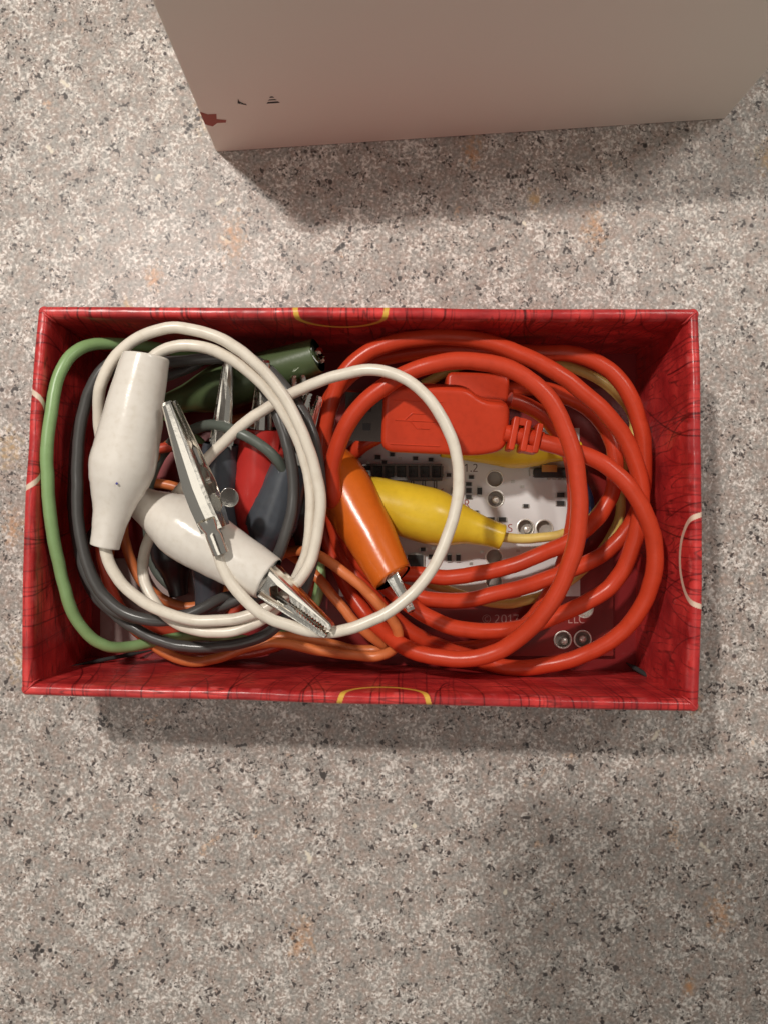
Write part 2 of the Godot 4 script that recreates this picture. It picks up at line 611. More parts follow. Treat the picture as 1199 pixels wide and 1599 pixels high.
func box_walls(root: Node3D) -> void:
	# corners of the outer face at the rim and at the foot
	var rim := [Vector3(-86.25, 41, -56.29), Vector3(83.98, 41, -56.21), Vector3(83.25, 41, 48.01), Vector3(-89.85, 41, 43.3)]
	var called := ["back_wall", "right_wall", "front_wall", "left_wall"]
	var bow := [0.0, 1.0, 0.2, 1.4]
	var rings := [[77.4795, 11.7, -4.0, Color(0.86, 0.68, 0.28)], [65.22120000000001, 12.1, -5.9, Color(0.88, 0.78, 0.70)], [80.703, 11.5, -5.3, Color(0.86, 0.68, 0.28)], [64.9312, 14.0, -10.0, Color(0.86, 0.78, 0.70)]]
	var prof := [Vector2(0.5, 0.0), Vector2(0, 0.8), Vector2(0, 20), Vector2(0, 38.6), Vector2(0.12, 39.8), Vector2(0.5, 40.6), Vector2(1.1, 41.0), Vector2(2.1, 41.0), Vector2(2.7, 40.6), Vector2(3.05, 39.8), Vector2(3.15, 38.6), Vector2(3.2, 20), Vector2(3.2, 1.0)]
	var centre: Vector3 = (rim[0] + rim[1] + rim[2] + rim[3]) * 0.25
	var along := PackedFloat32Array([0.0])
	for k in range(1, prof.size()):
		along.append(along[k - 1] + prof[k].distance_to(prof[k - 1]))
	var total := along[along.size() - 1]
	var wave := FastNoiseLite.new()
	wave.seed = 91
	wave.frequency = 0.05
	for w in 4:
		var a: Vector3 = rim[w]
		var b: Vector3 = rim[(w + 1) % 4]
		var pa: Vector3 = rim[(w + 3) % 4]
		var pb: Vector3 = rim[(w + 2) % 4]
		var len_mm := a.distance_to(b)
		var u := (b - a).normalized()
		var inw := Vector3(-u.z, 0, u.x)
		var ua := (pa - a).normalized()
		var ub := (pb - b).normalized()
		var v := PackedVector3Array()
		var n := PackedVector3Array()
		var uv := PackedVector2Array()
		var ix := PackedInt32Array()
		var cols := 36
		for k in prof.size():
			var d: float = prof[k].x
			var trim := maxf(0.0, 1.5 - d)
			var sa := a + u * trim + ua * d / ua.dot(inw) + u * (d - ua.dot(u) * d / ua.dot(inw)) * 1.0
			var sb := b - u * trim + ub * d / ub.dot(inw) - u * (d + ub.dot(u) * d / ub.dot(inw)) * 1.0
			var dn: Vector2 = (prof[mini(k + 1, prof.size() - 1)] - prof[maxi(k - 1, 0)]).normalized()
			for c in cols + 1:
				var t := float(c) / cols
				var p := sa.lerp(sb, t)
				p -= inw * float(bow[w]) * 4.0 * t * (1.0 - t) * clampf(prof[k].y / 41.0, 0.0, 1.0)
				p.y = prof[k].y + (0.22 * wave.get_noise_2d(t * 60.0, w * 40.0) if prof[k].y > 30.0 else 0.0)
				p += inw * 0.45 * wave.get_noise_2d(t * 45.0 + 300.0, w * 40.0 + prof[k].y * 0.2) * (4.0 * t * (1.0 - t)) * clampf(prof[k].y / 41.0, 0.0, 1.0)
				v.append(p)
				n.append((inw * dn.y * -1.0 + Vector3.UP * dn.x).normalized())
				uv.append(Vector2((p - a).dot(u) / len_mm, along[k] / total))
		for k in prof.size() - 1:
			for c in cols:
				var q := k * (cols + 1) + c
				ix.append_array([q, q + 1, q + cols + 1, q + 1, q + cols + 2, q + cols + 1])
		var m := StandardMaterial3D.new()
		m.resource_name = "printed_paper_" + called[w]
		var cr: Array = rings[w]
		m.albedo_texture = wrap_print(70 + w * 7, len_mm, total, along[4], along[9], cr[0], cr[1], along[9] + cr[2], cr[3], w == 2 or w == 3)
		m.roughness = 0.32
		m.metallic_specular = 0.5
		m.normal_enabled = true
		m.normal_texture = mats.paper_grain
		m.normal_scale = 0.12
		m.uv1_scale = Vector3.ONE
		part(called[w], mesh_of(v, n, ix, uv), m, root)
	# the floor of the box: paper-covered board
	var floor_poly := PackedVector2Array()
	for k in 4:
		var p: Vector3 = rim[k].lerp(centre, 0.03)
		floor_poly.append(Vector2(p.x, p.z))
	part("box_floor", slab(floor_poly, 0.3, 1.3, 0.1), mats.floor_paper, root)
	for k in 4:
		var p: Vector3 = rim[k]
		var inward := (centre - p)
		var d45 := Vector3(signf(inward.x), 0, signf(inward.z)).normalized()
		var side := Vector3(-d45.z, 0, d45.x)
		var a := p + d45 * 1.0
		var post := p + Vector3(signf(inward.x) * 1.62, 0, signf(inward.z) * 1.62)
		var up_path := PackedVector3Array()
		var up_r := PackedFloat32Array()
		for q in [[0.3, 1.2], [0.9, 1.58], [20.0, 1.6], [39.6, 1.6], [40.3, 1.45], [40.75, 1.1], [40.96, 0.5]]:
			up_path.append(Vector3(post.x, q[0], post.z))
			up_r.append(q[1])
		part("corner_turn", sweep(up_path, up_r, 18), mats.fold_paper, root)
		var fold := PackedVector3Array([Vector3(a.x, 40.55, a.z), Vector3(a.x, 40.98, a.z) + d45 * 0.9, Vector3(a.x, 41.0, a.z) + d45 * 2.6 + side * 0.15, Vector3(a.x, 40.6, a.z) + d45 * 3.9, Vector3(a.x, 38.0, a.z) + d45 * 4.25])
		part("corner_fold", sweep(fold, PackedFloat32Array([0.1, 0.28, 0.24, 0.28, 0.1]), 8), mats.fold_paper, root)
	# slits where the folded paper stands off at two corners
	for s in [[Vector3(76.96, 2, 42.2), Vector3(81.42, 13, 45.1), 0.75], [Vector3(-86.57, 16, 40.27), Vector3(-67.18, 2.2, 37.97), 0.6]]:
		var path := PackedVector3Array([s[0], s[0].lerp(s[1], 0.3), s[0].lerp(s[1], 0.7), s[1]])
		part("paper_fold", sweep(path, PackedFloat32Array([0.15, s[2], s[2], 0.15]), 8), mats.slit, root)

func plated_hole(parent: Node3D, at: Vector3, r: float) -> void:
	var rim := part("plated_hole", ring(r + 0.5, r, 0.12, -2.6), mats.tin, parent, Transform3D(Basis(), at))
	var disc := PackedVector2Array()
	for k in 20:
		disc.append(Vector2(cos(TAU * k / 20.0), sin(TAU * k / 20.0)) * (r - 0.02))
	part("hole_floor", slab(disc, -2.75, -2.45, 0.05), mats.hole_floor, rim)

func chip(parent: Node3D, at: Vector3, w: float, l: float, h: float, called := "resistor") -> void:
	# a small surface-mount part: dark body with tinned ends
	var body := part(called, box(Vector3(-w * 0.5 + 0.3, 0, -l * 0.5), Vector3(w * 0.5 - 0.3, h, l * 0.5)) if w > l else box(Vector3(-w * 0.5, 0, -l * 0.5 + 0.3), Vector3(w * 0.5, h, l * 0.5 - 0.3)), mats.chip_black, parent, Transform3D(Basis(), at))
	for s in [-1.0, 1.0]:
		var c := Vector3(s * (w * 0.5 - 0.15), 0, 0) if w > l else Vector3(0, 0, s * (l * 0.5 - 0.15))
		var hw := 0.15 if w > l else w * 0.5
		var hl := l * 0.5 if w > l else 0.15
		part("solder_end", box(c + Vector3(-hw, 0.0, -hl), c + Vector3(hw, h * 0.92, hl)), mats.dull_tin, body)

func _ready() -> void:
	rng.seed = 5
	# ---- camera
	var cam := Camera3D.new()
	cam.name = "camera"
	cam.fov = 67.215
	cam.near = 0.01
	cam.far = 20.0
	add_child(cam)
	cam.look_at_from_position(M(Vector3(0, 238, 0)), M(Vector3(2.8682, 0, -4.0560)), Vector3(0, 0, -1))
	# ---- light: two small lamps under the cabinet behind the counter, and the dim room
	var env := Environment.new()
	env.background_mode = Environment.BG_COLOR
	env.background_color = Color(0.585, 0.572, 0.548)
	env.background_energy_multiplier = 0.68
	env.tonemap_mode = Environment.TONE_MAPPER_LINEAR
	env.tonemap_exposure = 1.0
	env.sdfgi_enabled = true
	env.ssao_enabled = true
	env.ssil_enabled = true
	var we := WorldEnvironment.new()
	we.name = "room_air"
	we.environment = env
	add_child(we)
	for q in [["left_lamp", Vector3(-202, 550, -255), 0.265], ["right_lamp", Vector3(246, 400, -212), 0.044]]:
		var l := OmniLight3D.new()
		l.name = q[0]
		l.position = M(q[1])
		l.light_energy = q[2]
		l.light_color = Color(1.0, 0.975, 0.94)
		l.light_size = 0.016 if q[0] == "left_lamp" else 0.03
		l.omni_range = 6.0
		l.omni_attenuation = 2.0
		l.shadow_enabled = true
		add_child(l)
	var ceiling := AreaLight3D.new()
	ceiling.name = "ceiling_light"
	ceiling.area_size = Vector2(2.0, 1.8)
	ceiling.light_energy = 1.05
	ceiling.light_color = Color(1.0, 0.97, 0.92)
	ceiling.area_range = 8.0
	ceiling.shadow_enabled = true
	add_child(ceiling)
	ceiling.look_at_from_position(Vector3(-0.75, 2.15, 0.65), Vector3(-0.7, 0, 0.6), Vector3(0, 0, -1))
	# ---- materials
	mats.paper_grain = speckle_normal(3, 0.06, 4.0)
	paint("white_vinyl", Color(0.76, 0.71, 0.645), 0.2)
	paint("white_wire", Color(0.77, 0.70, 0.60), 0.32)
	paint("green_wire", Color(0.24, 0.38, 0.16), 0.36)
	paint("green_vinyl", Color(0.075, 0.105, 0.045), 0.32)
	paint("grey_wire", Color(0.078, 0.075, 0.073), 0.28)
	paint("slate_vinyl", Color(0.066, 0.074, 0.088), 0.24)
	paint("black_vinyl", Color(0.022, 0.02, 0.022), 0.3)
	paint("red_vinyl", Color(0.50, 0.03, 0.025), 0.3)
	paint("red_wire", Color(0.48, 0.06, 0.03), 0.36)
	paint("orange_vinyl", Color(0.64, 0.13, 0.012), 0.26)
	paint("orange_wire", Color(0.68, 0.19, 0.06), 0.36)
	paint("yellow_vinyl", Color(0.74, 0.50, 0.03), 0.3)
	paint("yellow_wire", Color(0.74, 0.55, 0.16), 0.36)
	paint("blue_wire", Color(0.05, 0.10, 0.32), 0.36)
	paint("usb_jacket", Color(0.55, 0.050, 0.018), 0.31, 0.0, 0.40)
	paint("usb_plug", Color(0.55, 0.046, 0.015), 0.33, 0.0, 0.38)
	paint("steel", Color(0.86, 0.83, 0.77), 0.16, 1.0)
	paint("shell_steel", Color(0.07, 0.055, 0.05), 0.22, 1.0)
	paint("hole_floor", Color(0.34, 0.30, 0.27), 0.5)
	paint("tin", Color(0.80, 0.77, 0.71), 0.38, 0.65)
	paint("dull_tin", Color(0.5, 0.48, 0.44), 0.4, 0.8)
	paint("gold", Color(0.75, 0.5, 0.16), 0.3, 1.0)
	paint("slit", Color(0.03, 0.03, 0.03), 0.8)
	paint("board_red", Color(0.22, 0.016, 0.014), 0.32)
	paint("board_white", Color(0.70, 0.68, 0.68), 0.42)
	paint("print_red", Color(0.32, 0.05, 0.03), 0.5)
	paint("print_dark", Color(0.10, 0.05, 0.045), 0.5)
	paint("print_pink", Color(0.48, 0.25, 0.23), 0.5)
	paint("chip_black", Color(0.025, 0.022, 0.02), 0.45)
	paint("header_black", Color(0.085, 0.072, 0.066), 0.5)
	paint("card", Color(0.36, 0.27, 0.25), 0.4)
	paint("white_board", Color(0.88, 0.825, 0.73), 0.6)
	paint("ink", Color(0.03, 0.025, 0.025), 0.6)
	paint("blue_ink", Color(0.04, 0.04, 0.25), 0.5)
	paint("red_stain", Color(0.36, 0.06, 0.035), 0.5)
	paint("phone_grey", Color(0.10, 0.10, 0.105), 0.45)
	paint("black_wire", Color(0.10, 0.115, 0.098), 0.36)
	paint("fold_paper", Color(0.55, 0.05, 0.05), 0.45)
	var floor_paper := paint("floor_paper", Color(0.24, 0.018, 0.02), 0.36)
	floor_paper.normal_enabled = true
	floor_paper.normal_texture = mats.paper_grain
	floor_paper.normal_scale = 0.1
	var ramp := Gradient.new()
	ramp.offsets = PackedFloat32Array([0.0, 0.35, 0.6, 1.0])
	ramp.colors = PackedColorArray([Color(0.945, 0.935, 0.915), Color(0.985, 0.982, 0.978), Color(1, 1, 1), Color(1, 1, 1)])
	var gn := FastNoiseLite.new()
	gn.seed = 77
	gn.frequency = 0.018
	gn.fractal_octaves = 5
	var grime := NoiseTexture2D.new()
	grime.width = 512
	grime.height = 512
	grime.seamless = true
	grime.noise = gn
	grime.color_ramp = ramp
	for k in ["white_vinyl", "white_wire", "yellow_vinyl", "yellow_wire", "orange_vinyl", "orange_wire", "green_wire", "slate_vinyl", "grey_wire", "red_vinyl", "usb_jacket", "usb_plug"]:
		mats[k].albedo_texture = grime
		mats[k].uv1_triplanar = true
		mats[k].uv1_scale = Vector3(34, 34, 34)
	for k in ["steel", "white_vinyl", "yellow_vinyl", "orange_vinyl", "slate_vinyl", "green_vinyl"]:
		mats[k].normal_enabled = true
		mats[k].normal_texture = mats.paper_grain
		mats[k].normal_scale = 0.05 if k == "steel" else 0.04
		mats[k].uv1_triplanar = true
		mats[k].uv1_scale = Vector3(34, 34, 34)
	for k in ["usb_jacket", "usb_plug"]:
		mats[k].normal_enabled = true
		mats[k].normal_texture = speckle_normal(17, 0.12, 2.0)
		mats[k].normal_scale = 0.05
		mats[k].uv1_triplanar = true
		mats[k].uv1_scale = Vector3(40, 40, 40)
	# ---- the countertop
	var stone := StandardMaterial3D.new()
	stone.resource_name = "stone_laminate"
	stone.albedo_texture = granite(2048)
	stone.roughness = 0.42
	stone.metallic_specular = 0.45
	var top := MeshInstance3D.new()
	top.name = "countertop"
	top.set_meta("kind", "structure")
	top.set_meta("label", "speckled grey stone-look laminate countertop under both boxes")
	var slab_st := SurfaceTool.new()
	slab_st.begin(Mesh.PRIMITIVE_TRIANGLES)
	var cx := [-620.0, 620.0]
	var cz := [-330.0, 300.0]
	var q4 := [Vector2(cx[0], cz[0]), Vector2(cx[1], cz[0]), Vector2(cx[1], cz[1]), Vector2(cx[0], cz[1])]
	for i in [0, 1, 2, 0, 2, 3]:
		slab_st.set_normal(Vector3.UP)
		slab_st.set_uv(Vector2(q4[i].x / 410.0 + 0.37, q4[i].y / 410.0 + 0.5))
		slab_st.add_vertex(M(Vector3(q4[i].x, 0, q4[i].y)))
	for k in 4:
		var a: Vector2 = q4[k]
		var b: Vector2 = q4[(k + 1) % 4]
		var c := [Vector3(a.x, 0, a.y), Vector3(b.x, 0, b.y), Vector3(b.x, -38, b.y), Vector3(a.x, -38, a.y)]
		var nn := Vector3(b.y - a.y, 0, a.x - b.x).normalized()
		for i in [0, 3, 1, 1, 3, 2]:
			slab_st.set_normal(nn)
			slab_st.set_uv(Vector2((c[i].x + c[i].z) / 410.0, c[i].y / 410.0))
			slab_st.add_vertex(M(c[i]))
	top.mesh = slab_st.commit()
	top.material_override = stone
	add_child(top)

	# ---- the open red box
	var red_box := thing("gift_box", "open red cardboard box with dark line print and gold and white rings", "box")
	box_walls(red_box)

	# ---- the white box standing behind it
	var wb := thing("white_box", "tall plain white cardboard box standing behind the red box, red stain at corner", "box", Vector3(-49.16, 0, -115.77))
	var wdir := (Vector3(109.75, 0, -127.22) - Vector3(-49.16, 0, -115.77))
	var wlen := wdir.length()
	wb.rotation.y = atan2(-wdir.z, wdir.x)
	part("carton", slab(rounded(PackedVector2Array([Vector2(0, 0), Vector2(0, -62), Vector2(wlen, -62), Vector2(wlen, 0)]), 0.8, 3), 0.0, 82.0, 0.6), mats.white_board, wb)
	# small marks printed on its front
	var mark := begin()
	var xf_front := func(x: float, y: float) -> Vector3:
		return Vector3(x, y, 0.06)
	for tri in [[[11.4, 26.6], [12.1, 26.4], [11.9, 28.9]], [[11.5, 27.2], [13.6, 25.6], [12.0, 27.6]], [[13.8, 25.3], [11.4, 26.5], [13.5, 26.2]]]:
		for p in tri:
			mark.add_vertex(M(xf_front.call(p[0], p[1])))
	for r4 in [[19.2, 25.5, 23.0, 26.3], [19.8, 27.0, 22.3, 27.5], [20.3, 28.3, 21.8, 28.9]]:
		for p in [[r4[0], r4[1]], [r4[2], r4[1]], [r4[2] - 0.5, r4[3]], [r4[0], r4[1]], [r4[2] - 0.5, r4[3]], [r4[0] + 0.5, r4[3]]]:
			mark.add_vertex(M(xf_front.call(p[0], p[1])))
	part("printed_mark", close(mark), mats.ink, wb)
	var stain := begin()
	var so := PackedVector2Array([Vector2(0.25, 17.0), Vector2(0.25, 23.6), Vector2(2.2, 22.0), Vector2(4.6, 21.9), Vector2(4.1, 19.2), Vector2(6.7, 18.4), Vector2(6.3, 17.0), Vector2(3.8, 17.1), Vector2(2.2, 15.4), Vector2(1.0, 16.2)])
	var stri := Geometry2D.triangulate_polygon(so)
	for i in stri:
		stain.add_vertex(M(Vector3(so[i].x, so[i].y, 0.05)))
	part("red_stain", close(stain), mats.red_stain, wb)

	# ---- the circuit board on the floor of the box
	var board := thing("circuit_board", "white and red circuit board lying on the floor of the red box", "circuit board")
	var b0 := Vector3(-14.24, 4, -41.71)
	var b1 := Vector3(72.41, 4, 39.7)
	var holes := [Vector3(36.47, 4, -14.04), Vector3(36.65, 4, -7.99), Vector3(45.8, 4, 0.78), Vector3(51.47, 4, 0.97), Vector3(36.21, 4, 9.73), Vector3(36.19, 4, 17.12), Vector3(57.01, 4, 34.82), Vector3(63.06, 4, 34.64), Vector3(63.68, 4, 25.51)]
	var csg := CSGCombiner3D.new()
	csg.name = "board_base"
	board.add_child(csg)
	var base := CSGBox3D.new()
	base.name = "sheet"
	base.size = M(Vector3(b1.x - b0.x, 1.6, b1.z - b0.z))
	base.position = M(Vector3((b0.x + b1.x) * 0.5, 3.2, (b0.z + b1.z) * 0.5))
	csg.add_child(base)
	base.material = mats.board_red
	var csg2 := CSGCombiner3D.new()
	csg2.name = "white_mask"
	board.add_child(csg2)
	var w0 := Vector3(-10.72, 4, -29.6)
	var w1 := Vector3(62.33, 4, 21.62)
	var mask := CSGBox3D.new()
	mask.name = "print"
	mask.size = M(Vector3(w1.x - w0.x, 0.08, w1.z - w0.z))
	mask.position = M(Vector3((w0.x + w1.x) * 0.5, 4.045, (w0.z + w1.z) * 0.5))
	mask.material = mats.board_white
	csg2.add_child(mask)
	for target in [csg, csg2]:
		for h in holes:
			var cyl := CSGCylinder3D.new()
			cyl.name = "hole"
			cyl.radius = 0.00235
			cyl.height = 0.02
			cyl.sides = 24
			cyl.operation = CSGShape3D.OPERATION_SUBTRACTION
			cyl.position = M(h)
			cyl.material = mats.board_red
			target.add_child(cyl, true)
	for h in holes:
		plated_hole(board, Vector3(h.x, 4.09, h.z), 2.3)
	# solder caught in some of the holes
	for s in [[2, 0.6, 0.5], [1, 0.2, 0.3], [7, 0.3, 0.1], [6, 0.7, 0.6]]:
		var blob := SphereMesh.new()
		blob.radius = 0.0012
		blob.height = 0.0014
		blob.radial_segments = 14
		blob.rings = 7
		var h: Vector3 = holes[s[0]]
		part("solder_blob", blob, mats.tin, board, Transform3D(Basis(), Vector3(h.x + s[1], 2.9, h.z + s[2])))
	# the socket strip with its square openings
	var strip := begin()
	var hx0: Vector3 = Vector3(-11.29, 8, -18.36)
	var hx1: Vector3 = Vector3(20.11, 8, -13.41)
	var cells := 9
	var pitch := (hx1.x - hx0.x) / cells
	box_into(strip, Vector3(hx0.x, 4.1, hx0.z), Vector3(hx1.x, 8.0, hx0.z + 0.7))
	box_into(strip, Vector3(hx0.x, 4.1, hx1.z - 0.9), Vector3(hx1.x, 8.0, hx1.z))
	box_into(strip, Vector3(hx0.x + 0.01, 4.12, hx0.z + 0.6), Vector3(hx1.x - 0.01, 5.4, hx1.z - 0.8))
	for k in cells + 1:
		var xx := hx0.x + k * pitch
		box_into(strip, Vector3(xx - 0.36, 4.11, hx0.z + 0.69), Vector3(xx + 0.36, 7.98, hx1.z - 0.89))
	var header := part("pin_socket", close(strip), mats.header_black, board)
	for k in cells:
		var xx := hx0.x + (k + 0.5) * pitch
		part("contact", box(Vector3(xx - 0.35, 5.4, (hx0.z + hx1.z) * 0.5 - 0.5), Vector3(xx + 0.35, 6.4, (hx0.z + hx1.z) * 0.5 + 0.1)), mats.chip_black, header)
		var lead_st := begin()
		box_into(lead_st, Vector3(xx - 0.5, 4.1, hx1.z), Vector3(xx - 0.25, 4.2, hx1.z + 2.0))
		box_into(lead_st, Vector3(xx + 0.25, 4.1, hx1.z), Vector3(xx + 0.5, 4.2, hx1.z + 2.0))
		box_into(lead_st, Vector3(xx - 0.5, 4.1, hx1.z + 2.0), Vector3(xx + 0.5, 4.2, hx1.z + 2.25))
		part("outline_print", close(lead_st), mats.print_dark, board)
	for q in [["D", 661, 762], ["K", 685, 763], ["S", 639, 761]]:
		pass
	letters("D", 1.9, mats.print_red, board, Vector3(14.79, 4.12, -10.51), PI / 2)
	letters("K", 1.9, mats.print_red, board, Vector3(19.66, 4.12, -10.32), PI / 2)
	letters("2.0", 2.2, mats.print_dark, board, Vector3(29.82, 4.12, -21.25), 0.0)
	letters("v1.2", 2.2, mats.print_dark, board, Vector3(28.45, 4.12, -17.34), 0.0)
	letters("R", 1.9, mats.print_red, board, Vector3(27.84, 4.12, -6.43), 0.0)
	letters("S", 2.1, mats.print_red, board, Vector3(41.09, 4.12, 0.97), 0.0)
	letters("© 2017", 2.5, mats.print_pink, board, Vector3(38.11, 4.03, 28.58), 0.0)
	letters("LLC", 2.5, mats.print_pink, board, Vector3(61.12, 4.03, 28.61), 0.0)
	for c in [[Vector3(12.25, 4.1, 10.88), 5.4, 3.6, 1.1, "microchip"], [Vector3(16.92, 4.1, 9.53), 2.0, 1.2, 0.6, "resistor"], [Vector3(22.56, 4.1, 9.92), 1.3, 2.5, 0.6, "resistor"], [Vector3(25.29, 4.1, 9.92), 1.3, 2.5, 0.6, "resistor"], [Vector3(31.76, 4.1, -10.33), 1.4, 2.7, 0.7, "capacitor"], [Vector3(35.25, 4.1, -1.75), 2.6, 1.3, 0.6, "resistor"], [Vector3(38.57, 4.1, -1.75), 2.8, 1.3, 0.6, "resistor"], [Vector3(56.37, 4.1, -9.17), 2.9, 1.4, 0.6, "resistor"], [Vector3(56.36, 4.1, -6.63), 2.9, 1.4, 0.6, "resistor"], [Vector3(28.44, 4.1, -12.47), 2.3, 1.1, 0.6, "resistor"], [Vector3(28.44, 4.1, -10.52), 2.3, 1.5, 0.7, "capacitor"], [Vector3(28.44, 4.1, -8.57), 2.3, 1.1, 0.6, "resistor"], [Vector3(23.95, 4.1, -10.52), 1.2, 2.6, 0.6, "resistor"], [Vector3(-4.87, 4.1, -21.02), 2.0, 1.2, 0.6, "resistor"], [Vector3(0.97, 4.1, -20.63), 2.4, 1.3, 0.6, "resistor"], [Vector3(5.25, 4.1, -21.42), 2.0, 1.1, 0.6, "resistor"]]:
		chip(board, c[0], c[1], c[2], c[3], c[4])
	var small := RandomNumberGenerator.new()
	small.seed = 31
	for c in [Vector3(-7.2, 4.1, -19.07), Vector3(-1.95, 4.1, -19.07), Vector3(2.92, 4.1, -19.08), Vector3(-8.76, 4.1, -21.01), Vector3(7.59, 4.1, -20.25), Vector3(12.27, 4.1, -20.26), Vector3(16.95, 4.1, -19.87), Vector3(22.4, 4.1, -15.19), Vector3(21.99, 4.1, -3.89), Vector3(23.36, 4.1, -5.84), Vector3(14.58, 4.1, 7.39), Vector3(17.7, 4.1, 7), Vector3(20.42, 4.1, 7), Vector3(30.57, 4.1, -3.89), Vector3(43.42, 4.1, 7.79), Vector3(49.27, 4.1, 8.18), Vector3(29.23, 4.1, -14.61), Vector3(41.92, 4.1, -13.26), Vector3(44.85, 4.1, -11.7), Vector3(32.5, 4.1, 8.17), Vector3(29.18, 4.1, 11.67), Vector3(32.1, 4.1, 13.61), Vector3(41.85, 4.1, 11.68), Vector3(45.8, 4.1, -5.85)]:
		if small.randf() < 0.5:
			chip(board, c, 2.1, 1.1, 0.55)
		else:
			part("solder_pad", box(Vector3(-0.55, -0.05, -0.4), Vector3(0.55, 0.16, 0.4)), mats.dull_tin, board, Transform3D(Basis(), c))
	for k in 14:
		var foot: Vector3 = Vector3(10.69, 4.1, 8.84).lerp(Vector3(14.58, 4.1, 8.84), k / 13.0)
		part("chip_leg", box(Vector3(-0.09, 0, -0.5), Vector3(0.09, 0.35, 0.3)), mats.dull_tin, board, Transform3D(Basis(), foot))
	# the crystal at the right edge of the white field
	var cry := part("crystal_can", slab(rounded(PackedVector2Array([Vector2(-8.2, -1.6), Vector2(8.2, -1.6), Vector2(8.2, 1.4), Vector2(-8.2, 1.4)]), 1.2), 0, 2.4, 0.5, false), mats.chip_black, board, Transform3D(Basis(), Vector3(56.01, 4.1, -15.81)))
	part("gold_contact", box(Vector3(-5.8, 0.2, -2.3), Vector3(-1.2, 2.75, -0.2)), mats.gold, cry)
	part("solder_end", box(Vector3(-9.2, 0.0, -1.2), Vector3(-7.4, 1.4, 0.9)), mats.dull_tin, cry)
	for k in 7:
		part("solder_leg", box(Vector3(-3.6 + k * 1.6, 0.0, 1.3), Vector3(-2.8 + k * 1.6, 0.9, 2.0)), mats.dull_tin, cry)

	# ---- the card under the cables at the left
	var card := thing("card", "pinkish grey card lying flat in the lower left corner of the red box", "card")
	part("card_sheet", slab(rounded(PackedVector2Array([Vector2(-83.62, 10.16), Vector2(-49.91, 10.18), Vector2(-49.81, 36.33), Vector2(-83.46, 36.27)]), 2.5), 1.36, 1.75, 0.1), mats.card, card)

